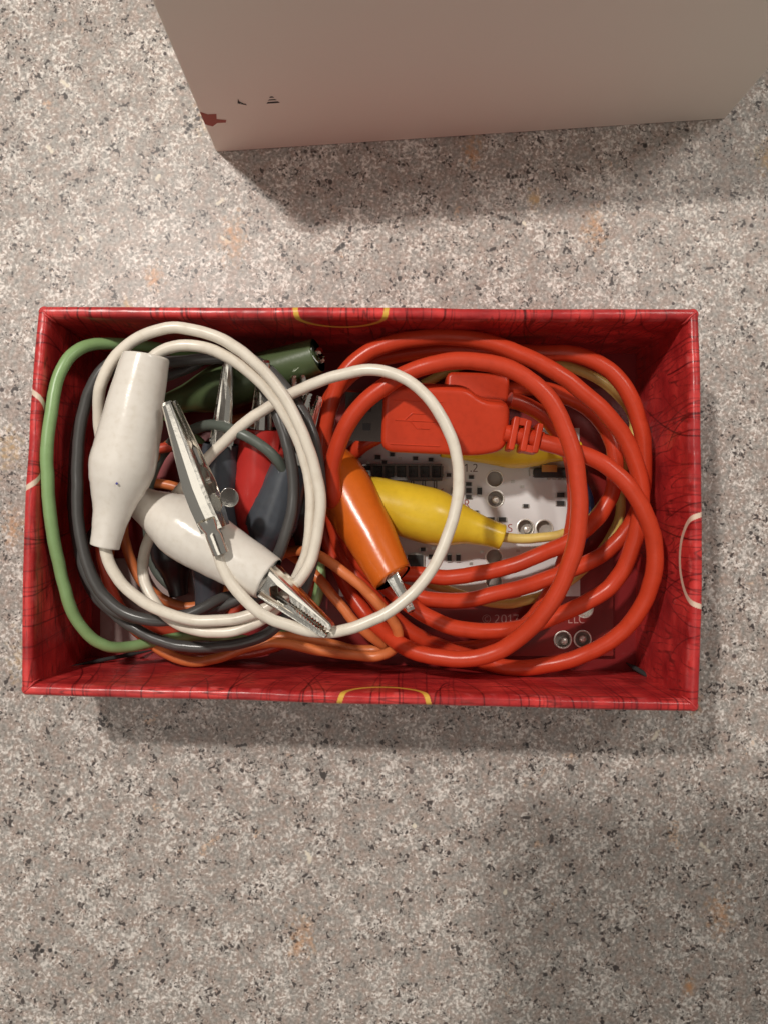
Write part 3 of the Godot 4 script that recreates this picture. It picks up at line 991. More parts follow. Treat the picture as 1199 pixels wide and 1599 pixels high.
	# ---- the leads
	var w := lead("white_test_lead", "white coiled alligator clip lead on top, one bare clip, its sleeve slid back", mats.white_wire, [-40.83, 44, 2.89, -39.22, 44, 7.28, -37.61, 44, 11.37, -35.35, 44, 15.27, -32.48, 44.01, 18.82, -29.04, 44.06, 21.84, -25.13, 43.56, 24.09, -20.74, 42.84, 25.68, -16.09, 42.14, 26.85, -11.35, 42.19, 27.05, -6.46, 43, 26.02, -2.06, 43.56, 24.6, 2.42, 44, 22.53, 6.14, 44.07, 20.05, 9.65, 44.01, 16.98, 12.62, 44, 13.48, 15.26, 44, 9.51, 17.43, 44, 5.43, 19.09, 44, 1.16, 20.29, 44, -3.05, 21.02, 44, -7.49, 21.07, 44, -11.83, 20.62, 44, -16.3, 19.59, 44.01, -20.76, 17.92, 44.05, -25, 15.67, 44.06, -29, 12.98, 43.72, -32.62, 9.81, 43.17, -35.78, 6.04, 42.72, -38.06, 1.84, 42.25, -39.5, -2.79, 41.33, -39.76, -7.43, 40.16, -39.07, -11.95, 38.97, -38.07, -16.44, 37.36, -36.74, -21.08, 35.46, -35.07, -25.06, 34.37, -33.11, -29.05, 33.5, -30.85, -33.1, 32.76, -28.37, -36.86, 32.08, -25.53, -40.34, 31.41, -22.33, -43.54, 30.82, -19.01, -46.65, 30.28, -15.52, -49.79, 29.75, -12.13, -52.92, 29.24, -8.69, -56, 28.7, -4.94, -58.86, 28.21, -0.98, -61.07, 28.05, 3.35, -62.32, 28.22, 7.81, -62.19, 28.85, 13.09, -60.7, 30, 17.72, -58.02, 31.56, 21.5, -54.32, 33.18, 24.49, -49.91, 34.45, 26.71, -44.95, 35.6, 27.78, -40.37, 36.06, 27.81, -35.86, 36.09, 27.22, -31.61, 35.67, 25.84, -27.85, 34.74, 23.54, -24.76, 33.88, 20.23, -22.04, 33.39, 16.11, -19.87, 33.36, 12.14, -18.14, 33.66, 7.63, -17.16, 34.55, 2.89, -16.67, 35.61, -2.13, -16.68, 36.24, -7.04, -17.17, 36.64, -11.92, -18.1, 37.1, -16.6, -19.54, 37.58, -21.07, -21.48, 38.07, -25.39, -23.83, 38.56, -29.62, -26.46, 39.06, -33.53, -29.64, 39.66, -37.15, -33.1, 40.25, -40.23, -36.8, 40.83, -42.78, -40.88, 41.54, -44.59, -45.14, 42.04, -45.49, -49.58, 41.97, -45.6, -54.05, 42.36, -44.12, -57.22, 43, -41.16, -58.2, 42.7, -37.67, -59.3, 42.24, -32.99, -60.48, 41.97, -28.24, -61.7, 41.93, -23.84, -62.98, 41.97, -19.21, -64.17, 42, -14.62, -65.27, 42, -9.8, -66.3, 42, -4.91, -67.15, 42.01, -0.8, -68.2, 42.08, 3.87, -67.67, 41.29, 8.54, -65.89, 40.42, 12.8, -63.13, 39.61, 16.5, -59.47, 38.94, 19.53, -55.49, 38.65, 21.78, -51.37, 38.39, 23.31, -47.1, 38.14, 24.29, -42.21, 37.87, 24.75, -37.62, 37.66, 24.46, -33.38, 37.5, 23.56, -28.98, 37.06, 21.83, -24.87, 36.6, 19.34, -21.37, 36.19, 16.3, -18.67, 36.11, 12.78, -16.56, 36.36, 8.7, -15.3, 36.74, 4.39, -14.5, 37.2, -0, -14.01, 37.83, -4.85, -14.36, 38.37, -9.52, -15.19, 38.8, -14.04, -16.4, 39.27, -18.53, -18.12, 39.79, -23.07, -20.1, 40.26, -27.39, -22.25, 40.72, -31.5, -24.77, 41.2, -35.35, -27.69, 41.71, -38.97, -31, 42.11, -42.12, -34.56, 42.33, -44.73, -38.25, 42.52, -46.86, -42.31, 42.79, -48.5, -46.26, 43.01, -49.49, -51.15, 43.1, -49.98, -55.65, 42.79, -49.38, -59.82, 42.15, -47.91, -63.48, 41.63, -45.61, -66.61, 41, -42.54, -69.11, 39.98, -38.64, -70.97, 38.56, -34.35, -72.08, 36.51, -29.71, -72.28, 34.66, -25.06, -71.88, 33, -20.39, -71.13, 31.66, -15.79, -69.74, 30.86, -11.68, -67.73, 31, -9.26], 1.5, 1)
	var s1 := part("sleeve", boot(Vector3(-68.25, 42, 5.35), Vector3(-57.41, 44, -42.57), 8.1, 1.5, 21), mats.white_vinyl, w)
	var dot := SphereMesh.new()
	dot.radius = 0.0003
	dot.height = 0.0003
	part("ink_dot", dot, mats.blue_ink, s1, Transform3D(Basis(), Vector3(-62.55, 50.2, -10.11)))
	part("sleeve", boot(Vector3(-67.39, 31, -9.26), Vector3(-27.14, 39.5, 13.98), 8.4, 1.5, 22), mats.white_vinyl, w)
	make_clip(w, Vector3(-28.05, 40, 13.62), Vector3(-11.03, 45, 26.7), Vector3(0, 1, 0), 0.30, 0.08)
	make_clip(w, Vector3(-43.64, 46, -10.83), Vector3(-50.83, 48, -31.25), Vector3(0, 1, 0.0), 1.30, 0.10, 0.95, true)

	var g := lead("green_test_lead", "pale green alligator clip lead bowed along the box's left wall", mats.green_wire, [-48.8, 8, -49.75, -53.12, 11.56, -50.01, -57.2, 15.11, -50.2, -61.21, 19.09, -50.14, -64.93, 23.1, -49.89, -68.95, 26.82, -49.49, -72.59, 30, -48.9, -76.25, 34, -47.27, -78.98, 36.51, -44.41, -80.85, 37.8, -40.56, -82.25, 38.5, -36.07, -83.06, 38.84, -31.75, -83.62, 39, -27.21, -84, 39.1, -22.68, -84.21, 39, -18.12, -84.26, 38.63, -13.61, -84.23, 38.01, -9.1, -84.23, 37.14, -4.62, -84.17, 36.03, -0, -84.01, 34.78, 4.47, -83.74, 33.41, 9.05, -83.22, 32.02, 13.84, -82.45, 30.57, 18.59, -81.37, 28.78, 23.17, -79.93, 26.8, 27.4, -77.27, 24.48, 31.33, -73.81, 21.8, 33.87, -70.09, 18.61, 34.52, -66.32, 16.36, 34.21, -62.1, 13.6, 33.55, -57.8, 11.81, 33.01, -52.68, 10.4, 32.49, -47.67, 8.03, 32.84, -42, 7.4, 33.75, -36.55, 7.1, 34.4, -30.91, 6.92, 33.88, -25.93, 7.18, 32.15, -21.61, 9.84, 28.79, -18.34, 12.37, 24.44, -16.31, 13.64, 19.71, -15.52, 14.37, 14.68, -16.71, 12.25, 10.17, -19.99, 8.6, 5.71, -23.39, 8.68, 1.91, -27.55, 8.38, -2.01, -31.7, 7.83, -5.57, -35.87, 7.61, -8.71, -40.08, 7.76, -12.3, -43.87, 8.28, -16.13, -47.72, 8.84, -20.15, -51.44, 9.16, -23.83, -55.61, 8.54, -27.54, -59.1, 8.41, -30.5, -63.6, 8.87, -33.84, -64.66, 9, -34.6], 1.6, 2)
	part("sleeve", boot(Vector3(-64.66, 9, -34.6), Vector3(-15.7, 24, -47.08), 6.9, 1.6, 23), mats.green_vinyl, g)
	make_clip(g, Vector3(-31.50, 19.16, -43.06), Vector3(-12.92, 24.85, -47.79), Vector3(0, 1, 0), 0.6, 0.1, 0.85)

	var gr := lead("grey_test_lead", "dark grey coiled alligator clip lead with slate sleeves under the white coil", mats.grey_wire, [-33.19, 19.13, 11.61, -31.64, 17.89, 16.59, -33.49, 19.34, 20.82, -37.47, 22.94, 19.78, -41.44, 26.6, 19.95, -45.18, 28.7, 22.01, -49.16, 29.78, 23.74, -53.17, 30.5, 25.04, -57.37, 31.63, 25.42, -61.71, 32.07, 24.82, -66.18, 32.01, 23.39, -69.85, 32, 20.78, -73.03, 32, 17.2, -75.25, 32, 13.13, -76.85, 32, 8.47, -77.95, 32, 3.81, -78.61, 32, -0.81, -79.03, 32, -5.61, -79.27, 31.97, -10.53, -79.3, 31.93, -15.6, -79.03, 32, -20.48, -78.38, 32.33, -25.52, -77.35, 32.78, -30.2, -75.73, 33.29, -34.73, -73.35, 33.88, -38.93, -70.33, 33.9, -42.33, -66.59, 33.24, -44.67, -62.55, 31.71, -44.8, -57.94, 29.95, -43.92, -53.57, 29.23, -44.25, -48.94, 28.9, -44.79, -43.7, 29.13, -45.28, -38.65, 29.78, -45.05, -34.59, 30.26, -42.74, -31.28, 30.68, -39.22, -28.8, 31.02, -35.3, -26.66, 31.27, -30.95, -24.86, 31.53, -26.42, -23.45, 31.61, -21.74, -22.45, 31.71, -17.11, -21.86, 31.79, -12.51, -21.77, 31.88, -7.86, -22.26, 32, -3.19, -23.42, 31.54, 1.52, -25.27, 30.48, 6.3, -27.66, 29.09, 10.99, -30.62, 27.35, 15.6, -34.33, 26.48, 18.96, -38.79, 26.3, 21.03, -43.48, 25.79, 22.67, -48.03, 26.52, 23.77, -52.55, 27.33, 24.62, -57.05, 28.13, 25.41, -61.42, 28.6, 25.61, -66.23, 28.34, 24.84, -70.67, 27.8, 22.92, -74.1, 27.42, 19.82, -77.01, 27.01, 15.86, -79.14, 26.56, 11.62, -80.6, 26.11, 6.94, -81.59, 25.9, 2.17, -82.18, 25.86, -2.58, -82.46, 25.95, -7.54, -82.41, 26.19, -12.58, -82.03, 26.59, -17.76, -81.31, 27, -22.73, -80.18, 27.45, -27.91, -78.59, 27.86, -32.72, -76.09, 28.14, -37.06, -72.55, 28.33, -40.97, -68.77, 27.66, -42.94, -64.6, 25.38, -41.69, -60.1, 23.79, -41.02, -55.1, 23.88, -42.58, -50.44, 23.94, -44.56, -46.22, 23.78, -46.88, -41.62, 24.17, -47.69, -36.68, 25.25, -46.69, -31.83, 26.65, -44.58, -27.72, 28.22, -41.31, -24.12, 29.99, -37.04, -20.99, 31.32, -32.95, -18.31, 31.95, -28.87, -16.52, 31.89, -24.43, -15.51, 31.21, -19.45, -14.95, 30.44, -14.65, -14.71, 29.53, -9.65, -14.88, 28.5, -4.56, -15.34, 27.35, 0.61, -16.11, 26.24, 5.81, -17.29, 25.26, 11, -18.88, 24.42, 16.07, -21.04, 23.91, 20.68, -24.03, 23.89, 24.94, -27.45, 24, 28.34, -31.65, 24, 30.94, -36.28, 23.99, 32.57, -40.89, 23.99, 33.37, -45.7, 23.98, 33.6, -50.82, 23.98, 33.47, -55.93, 23.96, 32.8, -60.9, 24, 31.22, -65.42, 23.92, 29, -69.84, 23.4, 26.4, -73.96, 22.09, 23.43, -77.94, 20.14, 20, -81.2, 18.69, 15.67, -83.35, 17.59, 10.52, -82.27, 17.32, 6.12, -79.5, 17.42, 1.81, -76.41, 17.52, -2.58, -75.74, 17.54, -3.65], 1.55, 3)
	part("sleeve", boot(Vector3(-48.5, 15, 27.3), Vector3(-42.48, 24, -22.75), 7.0, 1.55, 24), mats.slate_vinyl, gr)
	part("sleeve", boot(Vector3(-33.21, 19, 11.61), Vector3(-22.84, 25, -17.35), 7.3, 1.55, 25), mats.slate_vinyl, gr)
	make_clip(gr, Vector3(-42.37, 24.18, -23.73), Vector3(-39.90, 27.87, -44.25), Vector3(-1, 0.25, 0.0), 0.0, 0.12)
	make_clip(gr, Vector3(-22.84, 25.00, -17.35), Vector3(-15.89, 29.02, -36.75), Vector3(0, 1, 0), 0.5, 0.12, 0.9)

	var bk := lead("black_test_lead", "black alligator clip lead, only its sleeve showing beside the orange sleeve", mats.black_wire, [-58.78, 5, 21.2, -66.51, 5, 11.57, -67.65, 8, -7.62, -60.41, 14, -22.3, -48.88, 24, -27.01, -41.68, 29, -26.91, -36.55, 31.5, -24.71, -31.67, 32, -22.25, -26.67, 31, -18.06, -22.47, 25, -10.97, -19.35, 16, -1.84, -17.59, 10, 7.57, -18.12, 8, 14.31, -20.06, 12, 9.37], 1.5, 4)
	part("sleeve", boot(Vector3(-20.06, 12, 9.37), Vector3(-20.66, 22, -23.35), 5.6, 1.5, 26), mats.black_vinyl, bk)
	part("sleeve", boot(Vector3(-58.53, 6, 21.11), Vector3(-62.63, 9, -7.59), 6.2, 1.5, 36), mats.black_vinyl, bk)
	make_clip(bk, Vector3(-20.66, 22.00, -23.35), Vector3(-21.01, 27.84, -42.47), Vector3(0, 1, 0), 0.4, 0.1, 0.85)

	var rd := lead("red_test_lead", "red alligator clip lead with its red sleeve standing between the slate sleeves", mats.red_wire, [-34.77, 14.85, 9.62, -35.67, 12.49, 14.5, -37.54, 11.08, 19.54, -40.54, 10.16, 24.51, -44.34, 9.66, 27.99, -48.99, 9.11, 30.79, -54.06, 8.05, 32, -59.1, 8.65, 31.66, -63.74, 10.92, 30.37, -67.84, 14.98, 27.98, -70.91, 18.22, 24.61, -72.94, 20.46, 20.09, -74.51, 21.63, 15.26, -75.7, 21.99, 9.96, -76.32, 21.73, 5.01, -76.6, 21, -0.04, -76.81, 19.17, -5.01, -77, 15.64, -10.46, -75.35, 13.84, -14.99, -70.76, 14.96, -18.16, -65.88, 15.92, -20.44, -60.95, 15.98, -21.93, -56.48, 14.75, -22.52, -51.89, 12.93, -22.57, -46.95, 11.42, -21.23, -42.59, 10.11, -19.24, -37.88, 8.85, -16.54, -33.47, 7.76, -13.28, -29.99, 6.92, -9.54, -27.21, 6.27, -5.06, -24.93, 5.83, -0.18, -22.95, 6.1, 4.63, -20.86, 6.62, 9.99, -19.11, 7.11, 15.56, -18.44, 7.48, 20.76, -19.47, 7.72, 25.82, -21.96, 8.64, 30.46, -25.52, 9.57, 34.03, -30.02, 9.41, 36.17, -35.44, 9, 37.45, -40.76, 8.68, 38.3, -46.13, 8.57, 38.9, -51.33, 8.54, 38.98, -56.4, 8.45, 38.47, -61.75, 8.32, 37.07, -66.49, 7.97, 34.96, -70.74, 7.28, 31.57, -74.23, 7.58, 27.6], 1.5, 5)
	part("sleeve", boot(Vector3(-34.75, 15, 9.61), Vector3(-31.49, 24, -27.04), 7.4, 1.5, 27), mats.red_vinyl, rd)
	make_clip(rd, Vector3(-31.49, 24.00, -27.04), Vector3(-29.78, 28.75, -46.39), Vector3(-1, 0.3, 0), 0.1, 0.1, 0.85)

	var og := lead("orange_test_lead", "orange alligator clip lead, its glossy sleeve pointing down beside the yellow one", mats.orange_wire, [-20.39, 9, -31.44, -24.15, 7.7, -35.79, -29.89, 6.87, -35.31, -34.6, 6.73, -33.6, -39.87, 7.11, -32.08, -45.38, 7.81, -30.93, -50.48, 8.69, -29.52, -55.09, 10.81, -27.11, -59.05, 12.15, -24.36, -62.96, 13.31, -20.86, -66.37, 13.75, -16.69, -69.53, 13.03, -12.28, -72.1, 11.9, -7.49, -73.63, 10.56, -2.68, -74.06, 9.21, 2.44, -73.13, 8.51, 7.45, -71.22, 8.13, 12.64, -68.47, 8.02, 17.12, -64.17, 8.34, 20.92, -59.14, 8.9, 23.59, -54.13, 9.17, 24.22, -49.03, 9.18, 22.22, -44.18, 9.16, 19.56, -39.61, 9.03, 16.37, -35.04, 9.44, 13.26, -30.06, 10.9, 10.15, -25.28, 13.26, 7.76, -19.93, 18, 7.33, -15.22, 22.15, 8.6, -10.81, 23.63, 11.3, -6.58, 24.41, 14.45, -2.78, 24.71, 17.85, 0.51, 24.66, 21.3, 4, 23.46, 25.54, 6.31, 21.5, 30.21, 5.61, 17.96, 35.22, 0.81, 15.77, 37.62, -4.56, 15.44, 37.68, -10.12, 15.71, 37, -15.21, 15.81, 36.1, -20.22, 15.89, 35.12, -25.27, 16.03, 34.04, -30.21, 15.92, 33.66, -35.56, 15.27, 34.66, -40.61, 14.61, 36.58, -45.73, 14.21, 38.43, -51.33, 14.39, 39.19, -56.33, 14.63, 38.24, -60.85, 14.66, 36.33, -65.62, 12.46, 33.89, -70.89, 9.13, 30.25, -75.05, 5.81, 26.3, -78.04, 4.8, 21.2, -79.38, 4.46, 16.32, -79.8, 4.41, 11.04, -79.49, 4.75, 5.59, -78.48, 5.4, -0.1, -76.2, 5.82, -4.97, -72.55, 5.89, -9.37, -67.75, 5.87, -12.25, -63.14, 5.84, -12.33, -58.2, 5.75, -10.89, -52.96, 5.72, -8.62, -47.92, 5.87, -6.13, -43.05, 6.14, -3.17, -38.17, 6.52, 0.19, -33.61, 7.06, 3.4, -28.74, 8.14, 6.52, -23.84, 10.11, 9.37, -19.48, 14.3, 12.06, -15.7, 16.25, 15.62, -12.64, 17.01, 19.27, -9.29, 17.32, 23.44, -6.04, 17.11, 27.47, -1.78, 16, 31.31, 2.75, 13.19, 35.14, -0.05, 11.99, 36.66, -5.76, 11.81, 36.58, -10.73, 11.61, 35.4, -15.93, 11.55, 34.13, -21.1, 11.92, 33.14, -26.03, 12.07, 32.55, -31.18, 11.33, 33.36, -34.8, 10.61, 34.61], 1.5, 6)
	part("sleeve", boot(Vector3(-20.39, 9, -31.44), Vector3(5.06, 28, 14.47), 8.2, 1.5, 28), mats.orange_vinyl, og)
	make_clip(og, Vector3(1.87, 25.62, 8.71), Vector3(10.99, 32.42, 25.16), Vector3(-0.9, 0.25, 0.5), 0.2, 0.08, 0.8)

	var yl := lead("yellow_test_lead", "yellow alligator clip lead with its bright sleeve lying across the circuit board", mats.yellow_wire, [37.27, 13, 3.37, 43.18, 12.52, 4.13, 48.56, 11.98, 3.93, 53.94, 11.35, 3.14, 58.83, 11.23, 1.35, 63.05, 11.95, -1.3, 66.41, 12.18, -5.17, 69.4, 12.19, -9.9, 71.88, 12.52, -14.85, 73.84, 13.01, -20.1, 75.28, 13.5, -25.13, 75.96, 14.01, -29.84, 74.1, 14.61, -34.11, 70.48, 15.27, -37.83, 66.17, 16.01, -41.19, 61.62, 15.8, -43.87, 56.88, 15.03, -46.07, 52.51, 13.72, -47.73, 47.72, 13.04, -48.67, 42.54, 13.94, -48.8, 37.21, 13.74, -48.65, 32.19, 11.69, -48.59, 27.04, 9.41, -48.08, 22.3, 8.18, -46.52, 17.82, 7.51, -44.17, 14.44, 7, -42.39], 1.45, 7)
	part("sleeve", boot(Vector3(37.27, 13, 3.37), Vector3(-11.22, 13, -10.1), 8.3, 1.45, 29), mats.yellow_vinyl, yl)
	part("cable", insulation(spline([60.39, 12, -21.7, 65.17, 11.24, -19.23, 69.35, 10.46, -16.15, 71.99, 9.84, -11.25, 73.03, 9.52, -5.72, 72.05, 9.09, -0.3, 69.77, 8.75, 4.78, 66.7, 8.82, 8.83, 62.99, 8.86, 12.41, 58.97, 8.39, 16.03, 54.58, 7.9, 19.15, 49.85, 7.84, 21.24, 44.98, 7.88, 22.58, 39.43, 7.84, 23.37, 34.1, 7.78, 23.17, 29.09, 7.68, 21.8, 24.08, 7.55, 20.2, 18.99, 7.35, 18.35, 14.03, 7.08, 16.39, 9.06, 6.71, 14.3, 4.13, 6.18, 12.1, 2.89, 6.03, 11.56]), 1.45, 17), mats.yellow_wire, yl)
	part("sleeve", boot(Vector3(60.65, 11, -21.8), Vector3(19.86, 11, -24.59), 6.3, 1.45, 30), mats.yellow_vinyl, yl)

	var bl := lead("blue_test_lead", "blue wire just showing under the red cable right of the board", mats.blue_wire, [59.05, 6, -16.46, 62.35, 6.74, -12.69, 64.38, 7.11, -8.2, 64.73, 7, -2.89, 63.45, 6.41, 2.22, 61.17, 5.94, 6.93, 57.83, 5.99, 10.66, 57, 6, 11.59], 1.4, 8)

	# ---- the red USB cable
	var usb := thing("usb_cable", "coiled red USB cable with moulded plug filling the box's right half", "cable")
	part("cable", insulation(spline([45.09, 31, -22.46, 49.01, 32, -21.15, 53.4, 33, -19.51, 57.66, 33.8, -17.94, 61.62, 34.56, -15.59, 65.18, 35.07, -12.41, 68.1, 35.18, -8.57, 70.7, 34.64, -4.44, 73.01, 33.55, -0.1, 74.63, 32.46, 4.42, 75.38, 31.35, 9.14, 75.31, 29.8, 14.16, 74.37, 28.02, 19.25, 72.43, 26.31, 24, 69.7, 24.66, 28.2, 66.49, 23.18, 31.56, 62.82, 21.71, 34.43, 58.81, 20.24, 36.75, 54.41, 18.83, 38.58, 49.73, 17.56, 39.95, 45.11, 16.32, 40.87, 40.19, 14.52, 41.34, 35.19, 13.48, 40.73, 30.29, 13.55, 39.15, 25.1, 13.97, 37.18, 20.21, 14.31, 35.5, 15.27, 14.83, 33.57, 10.78, 15.09, 30.97, 6.67, 15.11, 27.74, 2.78, 14.9, 24.06, -0.69, 14.31, 20.36, -3.98, 13.42, 16.3, -6.82, 12.44, 11.98, -9.16, 11.61, 7.3, -11.05, 11.52, 2.42, -12.45, 14.39, -2.63, -13.28, 19.42, -7.76, -13.78, 22.76, -12.52, -14.12, 22.45, -17.55, -14.02, 22.88, -22.16, -13.58, 24.21, -27.06, -12.56, 25.62, -31.82, -10.95, 26.57, -36.28, -8.79, 27.31, -40.38, -5.75, 27.84, -44.01, -1.95, 28.31, -46.83, 2.71, 28.89, -48.91, 7.5, 29.14, -50.23, 12.33, 29.07, -50.94, 17.11, 29.01, -51.22, 21.86, 28.95, -51.15, 26.55, 29.09, -50.62, 31.28, 29.59, -49.51, 35.81, 30.12, -47.93, 39.96, 30.63, -46.02, 44.13, 31, -43.79, 48.38, 31.12, -41.27, 52.62, 31.05, -38.47, 56.74, 30.78, -35.45, 60.75, 30.31, -32.19, 64.37, 29.6, -28.58, 67.65, 28.63, -24.62, 70.24, 27.85, -20.28, 72.05, 27.39, -15.41, 73.13, 27, -10.57, 73.37, 26.56, -5.64, 72.89, 26, -0.88, 72.01, 25.06, 3.94, 70.66, 24, 8.56, 68.75, 22.79, 13.34, 65.82, 21.84, 17.32, 62.04, 21.32, 20.14, 57.79, 21, 22.57, 53.5, 20.87, 24.62, 48.98, 20.94, 26.32, 44.25, 21.24, 27.83, 39.32, 21.73, 29.05, 34.19, 22.22, 29.66, 28.8, 22.75, 29.7, 23.69, 22.89, 29.01, 18.76, 22.4, 27.32, 14.24, 21.63, 25.13, 10.34, 20.72, 22.81, 6.35, 19.58, 19.94, 2.64, 18.22, 17.05, -1.18, 16.71, 13.74, -4.48, 15.73, 10.03, -7.25, 15.03, 5.61, -9.39, 14.76, 1.08, -10.8, 20.15, -3.84, -11.31, 26.34, -8.51, -11.52, 28.05, -13.43, -10.91, 29.85, -18.18, -9.3, 32.04, -22.73, -7.07, 33.99, -26.83, -4.39, 35.3, -30.39, -1.26, 36.4, -33.48, 2.33, 37.28, -36.16, 6.23, 37.82, -38.39, 10.53, 38.14, -40.29, 14.87, 38.36, -41.58, 19.39, 38.5, -42.44, 23.88, 38.67, -42.66, 28.36, 38.84, -42.28, 32.74, 39.14, -41.18, 37.18, 39.69, -39.11, 41.03, 40.05, -36.38, 44.15, 40.06, -33.3, 46.81, 40, -29.61, 48.74, 40, -25.64, 50.28, 40, -21.24, 51.46, 40.01, -16.76, 52.28, 40.04, -12.11, 52.69, 40, -7.43, 52.61, 39.86, -2.73, 52.13, 39.65, 1.92, 51.28, 39.34, 6.49, 49.99, 38.94, 10.96, 48.35, 38.33, 15.26, 46.18, 37.43, 19.62, 43.72, 36.12, 23.69, 40.83, 34.07, 27.67, 37.28, 32.18, 31.12, 33.05, 30.51, 33.96, 28.44, 29.33, 35.74, 23.5, 28.28, 36.54, 18.81, 27.09, 36.48, 14.1, 25.56, 35.76, 9.73, 23.53, 34.53, 5.43, 20.1, 32.52, 1.75, 16.61, 29.9, -1.98, 13.33, 26.4, -5.15, 11.41, 22.48, -7.85, 10.32, 18.3, -10.29, 9.55, 13.74, -12.4, 8.89, 8.96, -14.16, 8.66, 3.81, -15.58, 8.89, -1.36, -16.79, 8.97, -6.62, -17.6, 10.14, -11.97, -17.79, 12.71, -16.85, -17.32, 16.98, -21.57, -16.41, 18.37, -26.2, -14.81, 18.98, -31.09, -12.46, 19.5, -35.97, -9.3, 19.89, -40.05, -5.47, 20.16, -43.53, -0.92, 20.31, -46.29, 3.52, 20.25, -47.82, 8.48, 20.11, -48.8, 13.63, 20.1, -49.48, 18.53, 20.3, -49.86, 23.58, 20.62, -49.96, 28.65, 20.95, -49.89, 33.77, 21.25, -49.67, 39.04, 21.55, -49.23, 43.93, 21.85, -48.77, 48.95, 22.26, -48.44, 53.55, 22.75, -48.24, 58.07, 23.28, -47.2, 62.49, 23.82, -45.32, 66.26, 24.1, -42.52, 69.38, 24.1, -38.79, 71.91, 23.85, -34.46, 73.85, 23.36, -29.52, 75.14, 22.64, -24.63, 75.85, 21.73, -19.78, 76.22, 20.76, -14.93, 76.19, 19.64, -9.78, 75.3, 18.5, -4.88, 73.46, 17.37, -0.21, 70.52, 16.71, 3.86, 66.67, 16.36, 7.5, 62.4, 16.29, 10.26, 57.66, 16.48, 12.47, 52.7, 16.78, 14.46, 47.47, 17.23, 16.13, 42.32, 17.43, 17.69, 37.18, 17.32, 19.11, 32.3, 16.92, 20.35, 27.35, 16.37, 21.45, 22.42, 16.23, 21.82, 17.47, 16.55, 21.51, 12.59, 15.9, 20.49, 7.58, 13.51, 18.87, 2.84, 9.89, 16.09, -0.68, 7.59, 12.22, -3.83, 7.46, 7.34, -6.39, 7.17, 2.5, -8.32, 6.59, -2.81, -9.43, 6.5, -7.7, -9.85, 6.5, -13.76, -8.25, 8.54, -18.94, -4.56, 11.87, -22.81, -0.09, 13.3, -25.29, 4.39, 13.37, -27.51, 9.29, 12.7, -29.76, 14.35, 11.96, -31.98, 19.17, 11.09, -34.14, 24.39, 10.22, -36.33, 29.52, 9.79, -38.09, 34.92, 10.08, -39.44, 40.26, 10.84, -40.35, 45.15, 11.75, -40.65, 50.25, 12.81, -39.91, 54.82, 14.08, -38.03, 58.9, 15.42, -35.61, 62.69, 17.09, -32.22, 65.57, 18.37, -28.29, 67.59, 19.08, -23.51, 68.51, 19.1, -18.45, 68.39, 18.5, -13.18, 67.44, 18.01, -8.28, 65.24, 17.69, -3.68, 61.94, 17.9, -0.22, 57.8, 18.25, 2.95, 53.61, 18.06, 5.58, 49.1, 17.82, 7.79, 44.49, 17.41, 9.79, 39.81, 16.8, 11.58, 34.81, 16.26, 13, 29.8, 15.91, 14.03, 24.64, 15.54, 14.78, 19.37, 14.94, 15.02, 13.92, 14.07, 14.58, 8.61, 13.1, 14.34, 3.02, 10.89, 14.68, -1.49, 7.44, 18.43, -2.14, 7.11, 23.21, 0.96, 7.68, 27.7, 4.67, 8.28, 31.08, 9.28, 8.89, 34.19, 14.09, 9.36, 35.89, 19.23, 9.7, 36.59, 24.34, 9.7, 36.79, 29.44, 9.81, 36.41, 34.33, 10.12, 35.19, 39.09, 10.31, 33.19, 43.48, 10.55, 30.24, 46.97, 11, 26.5, 50.04, 11.55, 22.05, 52.6, 12.03, 17.44, 54.64, 12.53, 12.55, 56.14, 13.37, 7.48, 57.2, 14.19, 2.22, 57.88, 14.69, -3.08, 58.05, 15.24, -8.23, 57.59, 15.88, -13.25, 56.57, 16.92, -17.95, 54.79, 18.18, -22.63, 52.1, 18.92, -27.08, 48.3, 19.74, -30.99, 43.46, 20.17, -33.74, 38.05, 21, -35.15]), 2.3, 9), mats.usb_jacket, usb)
	var plug_at := Vector3(18.47, 27, -29.03)
	var plug := pivot("plug", usb, Transform3D(Basis(Vector3.UP, -0.045) * Basis(Vector3.RIGHT, 0.30), plug_at))
	var po := PackedVector2Array()
	for p in [[-16.5, -9.3], [5.8, -9.3], [10.4, -6.0], [17.8, -6.0], [17.8, 7.2], [10, 9.2], [-16.5, 9.2]]:
		po.append(Vector2(p[0], p[1]))
	part("plug_body", slab(rounded(po, 4.0, 6), -4.6, 4.4, 1.6), mats.usb_plug, plug)
	part("grip_rib", tube(PackedVector3Array([Vector3(-14.0, 4.3, 6.6), Vector3(-0.5, 4.3, 6.6)]), 0.26, 8), mats.usb_plug, plug)
	part("grip_rib", tube(PackedVector3Array([Vector3(-14.0, 4.3, -5.4), Vector3(-0.5, 4.3, -5.4)]), 0.22, 8), mats.usb_plug, plug)
	# the embossed symbol: a stem with an arrow head and two side arms
	for line in [[Vector3(-13.0, 4.38, 0), Vector3(-0.5, 4.38, 0)], [Vector3(-10.5, 4.38, 0), Vector3(-8.5, 4.38, -2.0), Vector3(-5.0, 4.38, -2.0)], [Vector3(-9.0, 4.38, 0), Vector3(-7.0, 4.38, 2.0), Vector3(-3.6, 4.38, 2.0)], [Vector3(-1.6, 4.38, -0.9), Vector3(-0.2, 4.38, 0), Vector3(-1.6, 4.38, 0.9)]]:
		var pts := PackedVector3Array()
		for k in line.size() - 1:
			for q in 4:
				pts.append(line[k].lerp(line[k + 1], q / 4.0))
		pts.append(line[-1])
		part("embossed_symbol", tube(pts, 0.2, 8), mats.usb_plug, plug)
	var seam := PackedVector3Array()
	var outline := rounded(po, 4.0, 6)
	for k in outline.size() + 1:
		seam.append(Vector3(outline[k % outline.size()].x, 0.9, outline[k % outline.size()].y))
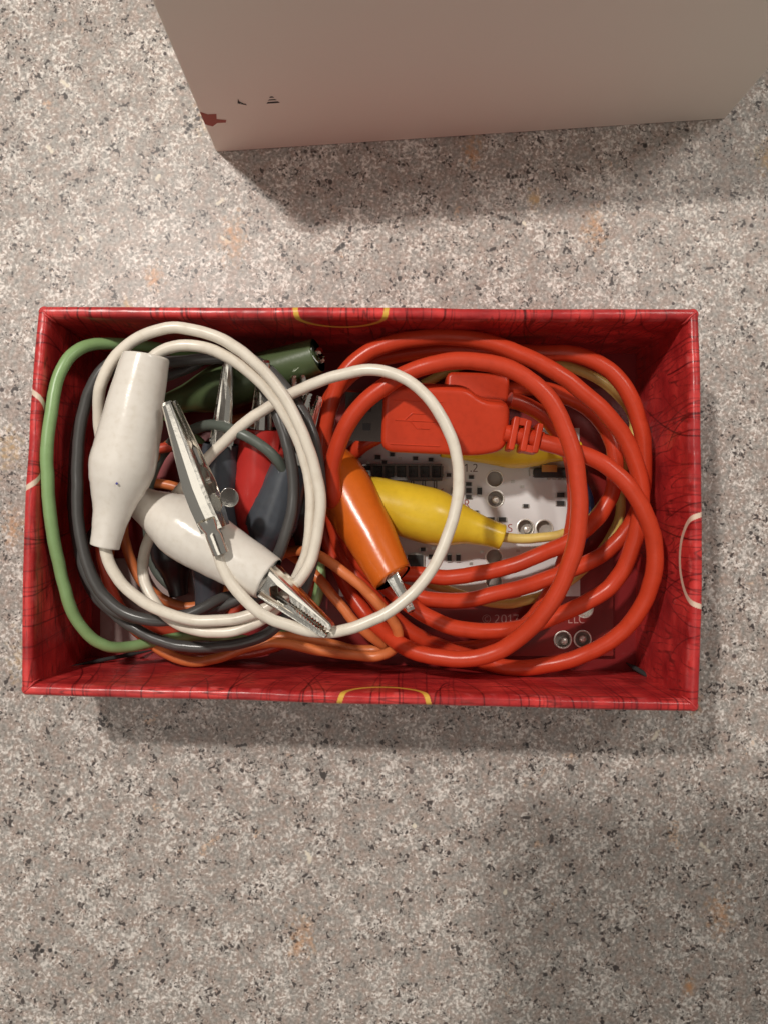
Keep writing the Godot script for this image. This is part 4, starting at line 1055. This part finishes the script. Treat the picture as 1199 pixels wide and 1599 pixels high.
	part("mould_seam", tube(seam, 0.16, 6), mats.usb_plug, plug)
	var shell := begin()
	box_into(shell, Vector3(-26.5, -2.3, -6.6), Vector3(-16.2, -1.95, 6.6))
	box_into(shell, Vector3(-26.5, 1.95, -6.6), Vector3(-16.2, 2.3, 6.6))
	box_into(shell, Vector3(-26.5, -1.96, -6.6), Vector3(-16.2, 1.96, -6.2))
	box_into(shell, Vector3(-26.5, -1.96, 6.2), Vector3(-16.2, 1.96, 6.6))
	part("metal_shell", close(shell), mats.shell_steel, plug)
	for z in [-2.6, 2.6]:
		part("latch_hole", box(Vector3(-21.6, 2.2, z - 1.0), Vector3(-19.4, 2.34, z + 1.0)), mats.slit, plug)
	# the strain relief: rings joined by alternating bridges
	var relief := pivot("strain_relief", usb, Transform3D(Basis(Vector3.UP, -0.20), Vector3(36.09, 29, -24.94)))
	for k in 3:
		var x0 := 0.4 + k * 3.25
		var tall := 4.6 - k * 0.25
		part("relief_ring", slab(rounded(PackedVector2Array([Vector2(x0, -tall), Vector2(x0 + 1.75, -tall), Vector2(x0 + 1.75, tall), Vector2(x0, tall)]), 0.7, 3), -3.2, 3.2, 0.4), mats.usb_plug, relief)
		if k < 2:
			var s := -1.0 if k == 0 else 1.0
			part("relief_bridge", box(Vector3(x0 + 1.5, -2.4, minf(s * tall, s * (tall - 1.9)) + (0.15 if s < 0 else -0.15)), Vector3(x0 + 3.5, 2.9, maxf(s * tall, s * (tall - 1.9)) + (0.15 if s < 0 else -0.15))), mats.usb_plug, relief)
	part("relief_core", tube(PackedVector3Array([Vector3(-1.0, 0, 0), Vector3(3, 0, 0), Vector3(9.6, 0, 0)]), 2.45, 16), mats.usb_plug, relief)
	# the small plug at the other end, half under the first
	var po2 := PackedVector2Array([Vector2(-9, -6.2), Vector2(9.3, -6.2), Vector2(9.3, 6.2), Vector2(-9, 6.2)])
	var plug2 := pivot("small_plug", usb, Transform3D(Basis(Vector3.UP, -0.03), Vector3(29.35, 14, -37.77)))
	part("plug_body", slab(rounded(po2, 2.4, 4), -4.0, 4.0, 1.2), mats.usb_plug, plug2)

	# ---- the phone that takes the picture, held above the boxes
	var phone := thing("smartphone", "dark grey smartphone held flat above the red box", "phone", Vector3(-28, 241.5, 12))
	part("phone_body", slab(rounded(PackedVector2Array([Vector2(-42, -78), Vector2(42, -78), Vector2(42, 78), Vector2(-42, 78)]), 9.0, 5), 0.0, 8.0, 1.2), mats.phone_grey, phone)
	part("camera_ring", ring(7.0, 5.2, 0.0, 1.6), mats.steel, phone, Transform3D(Basis(Vector3.RIGHT, PI), Vector3(28, -0.05, -12)))
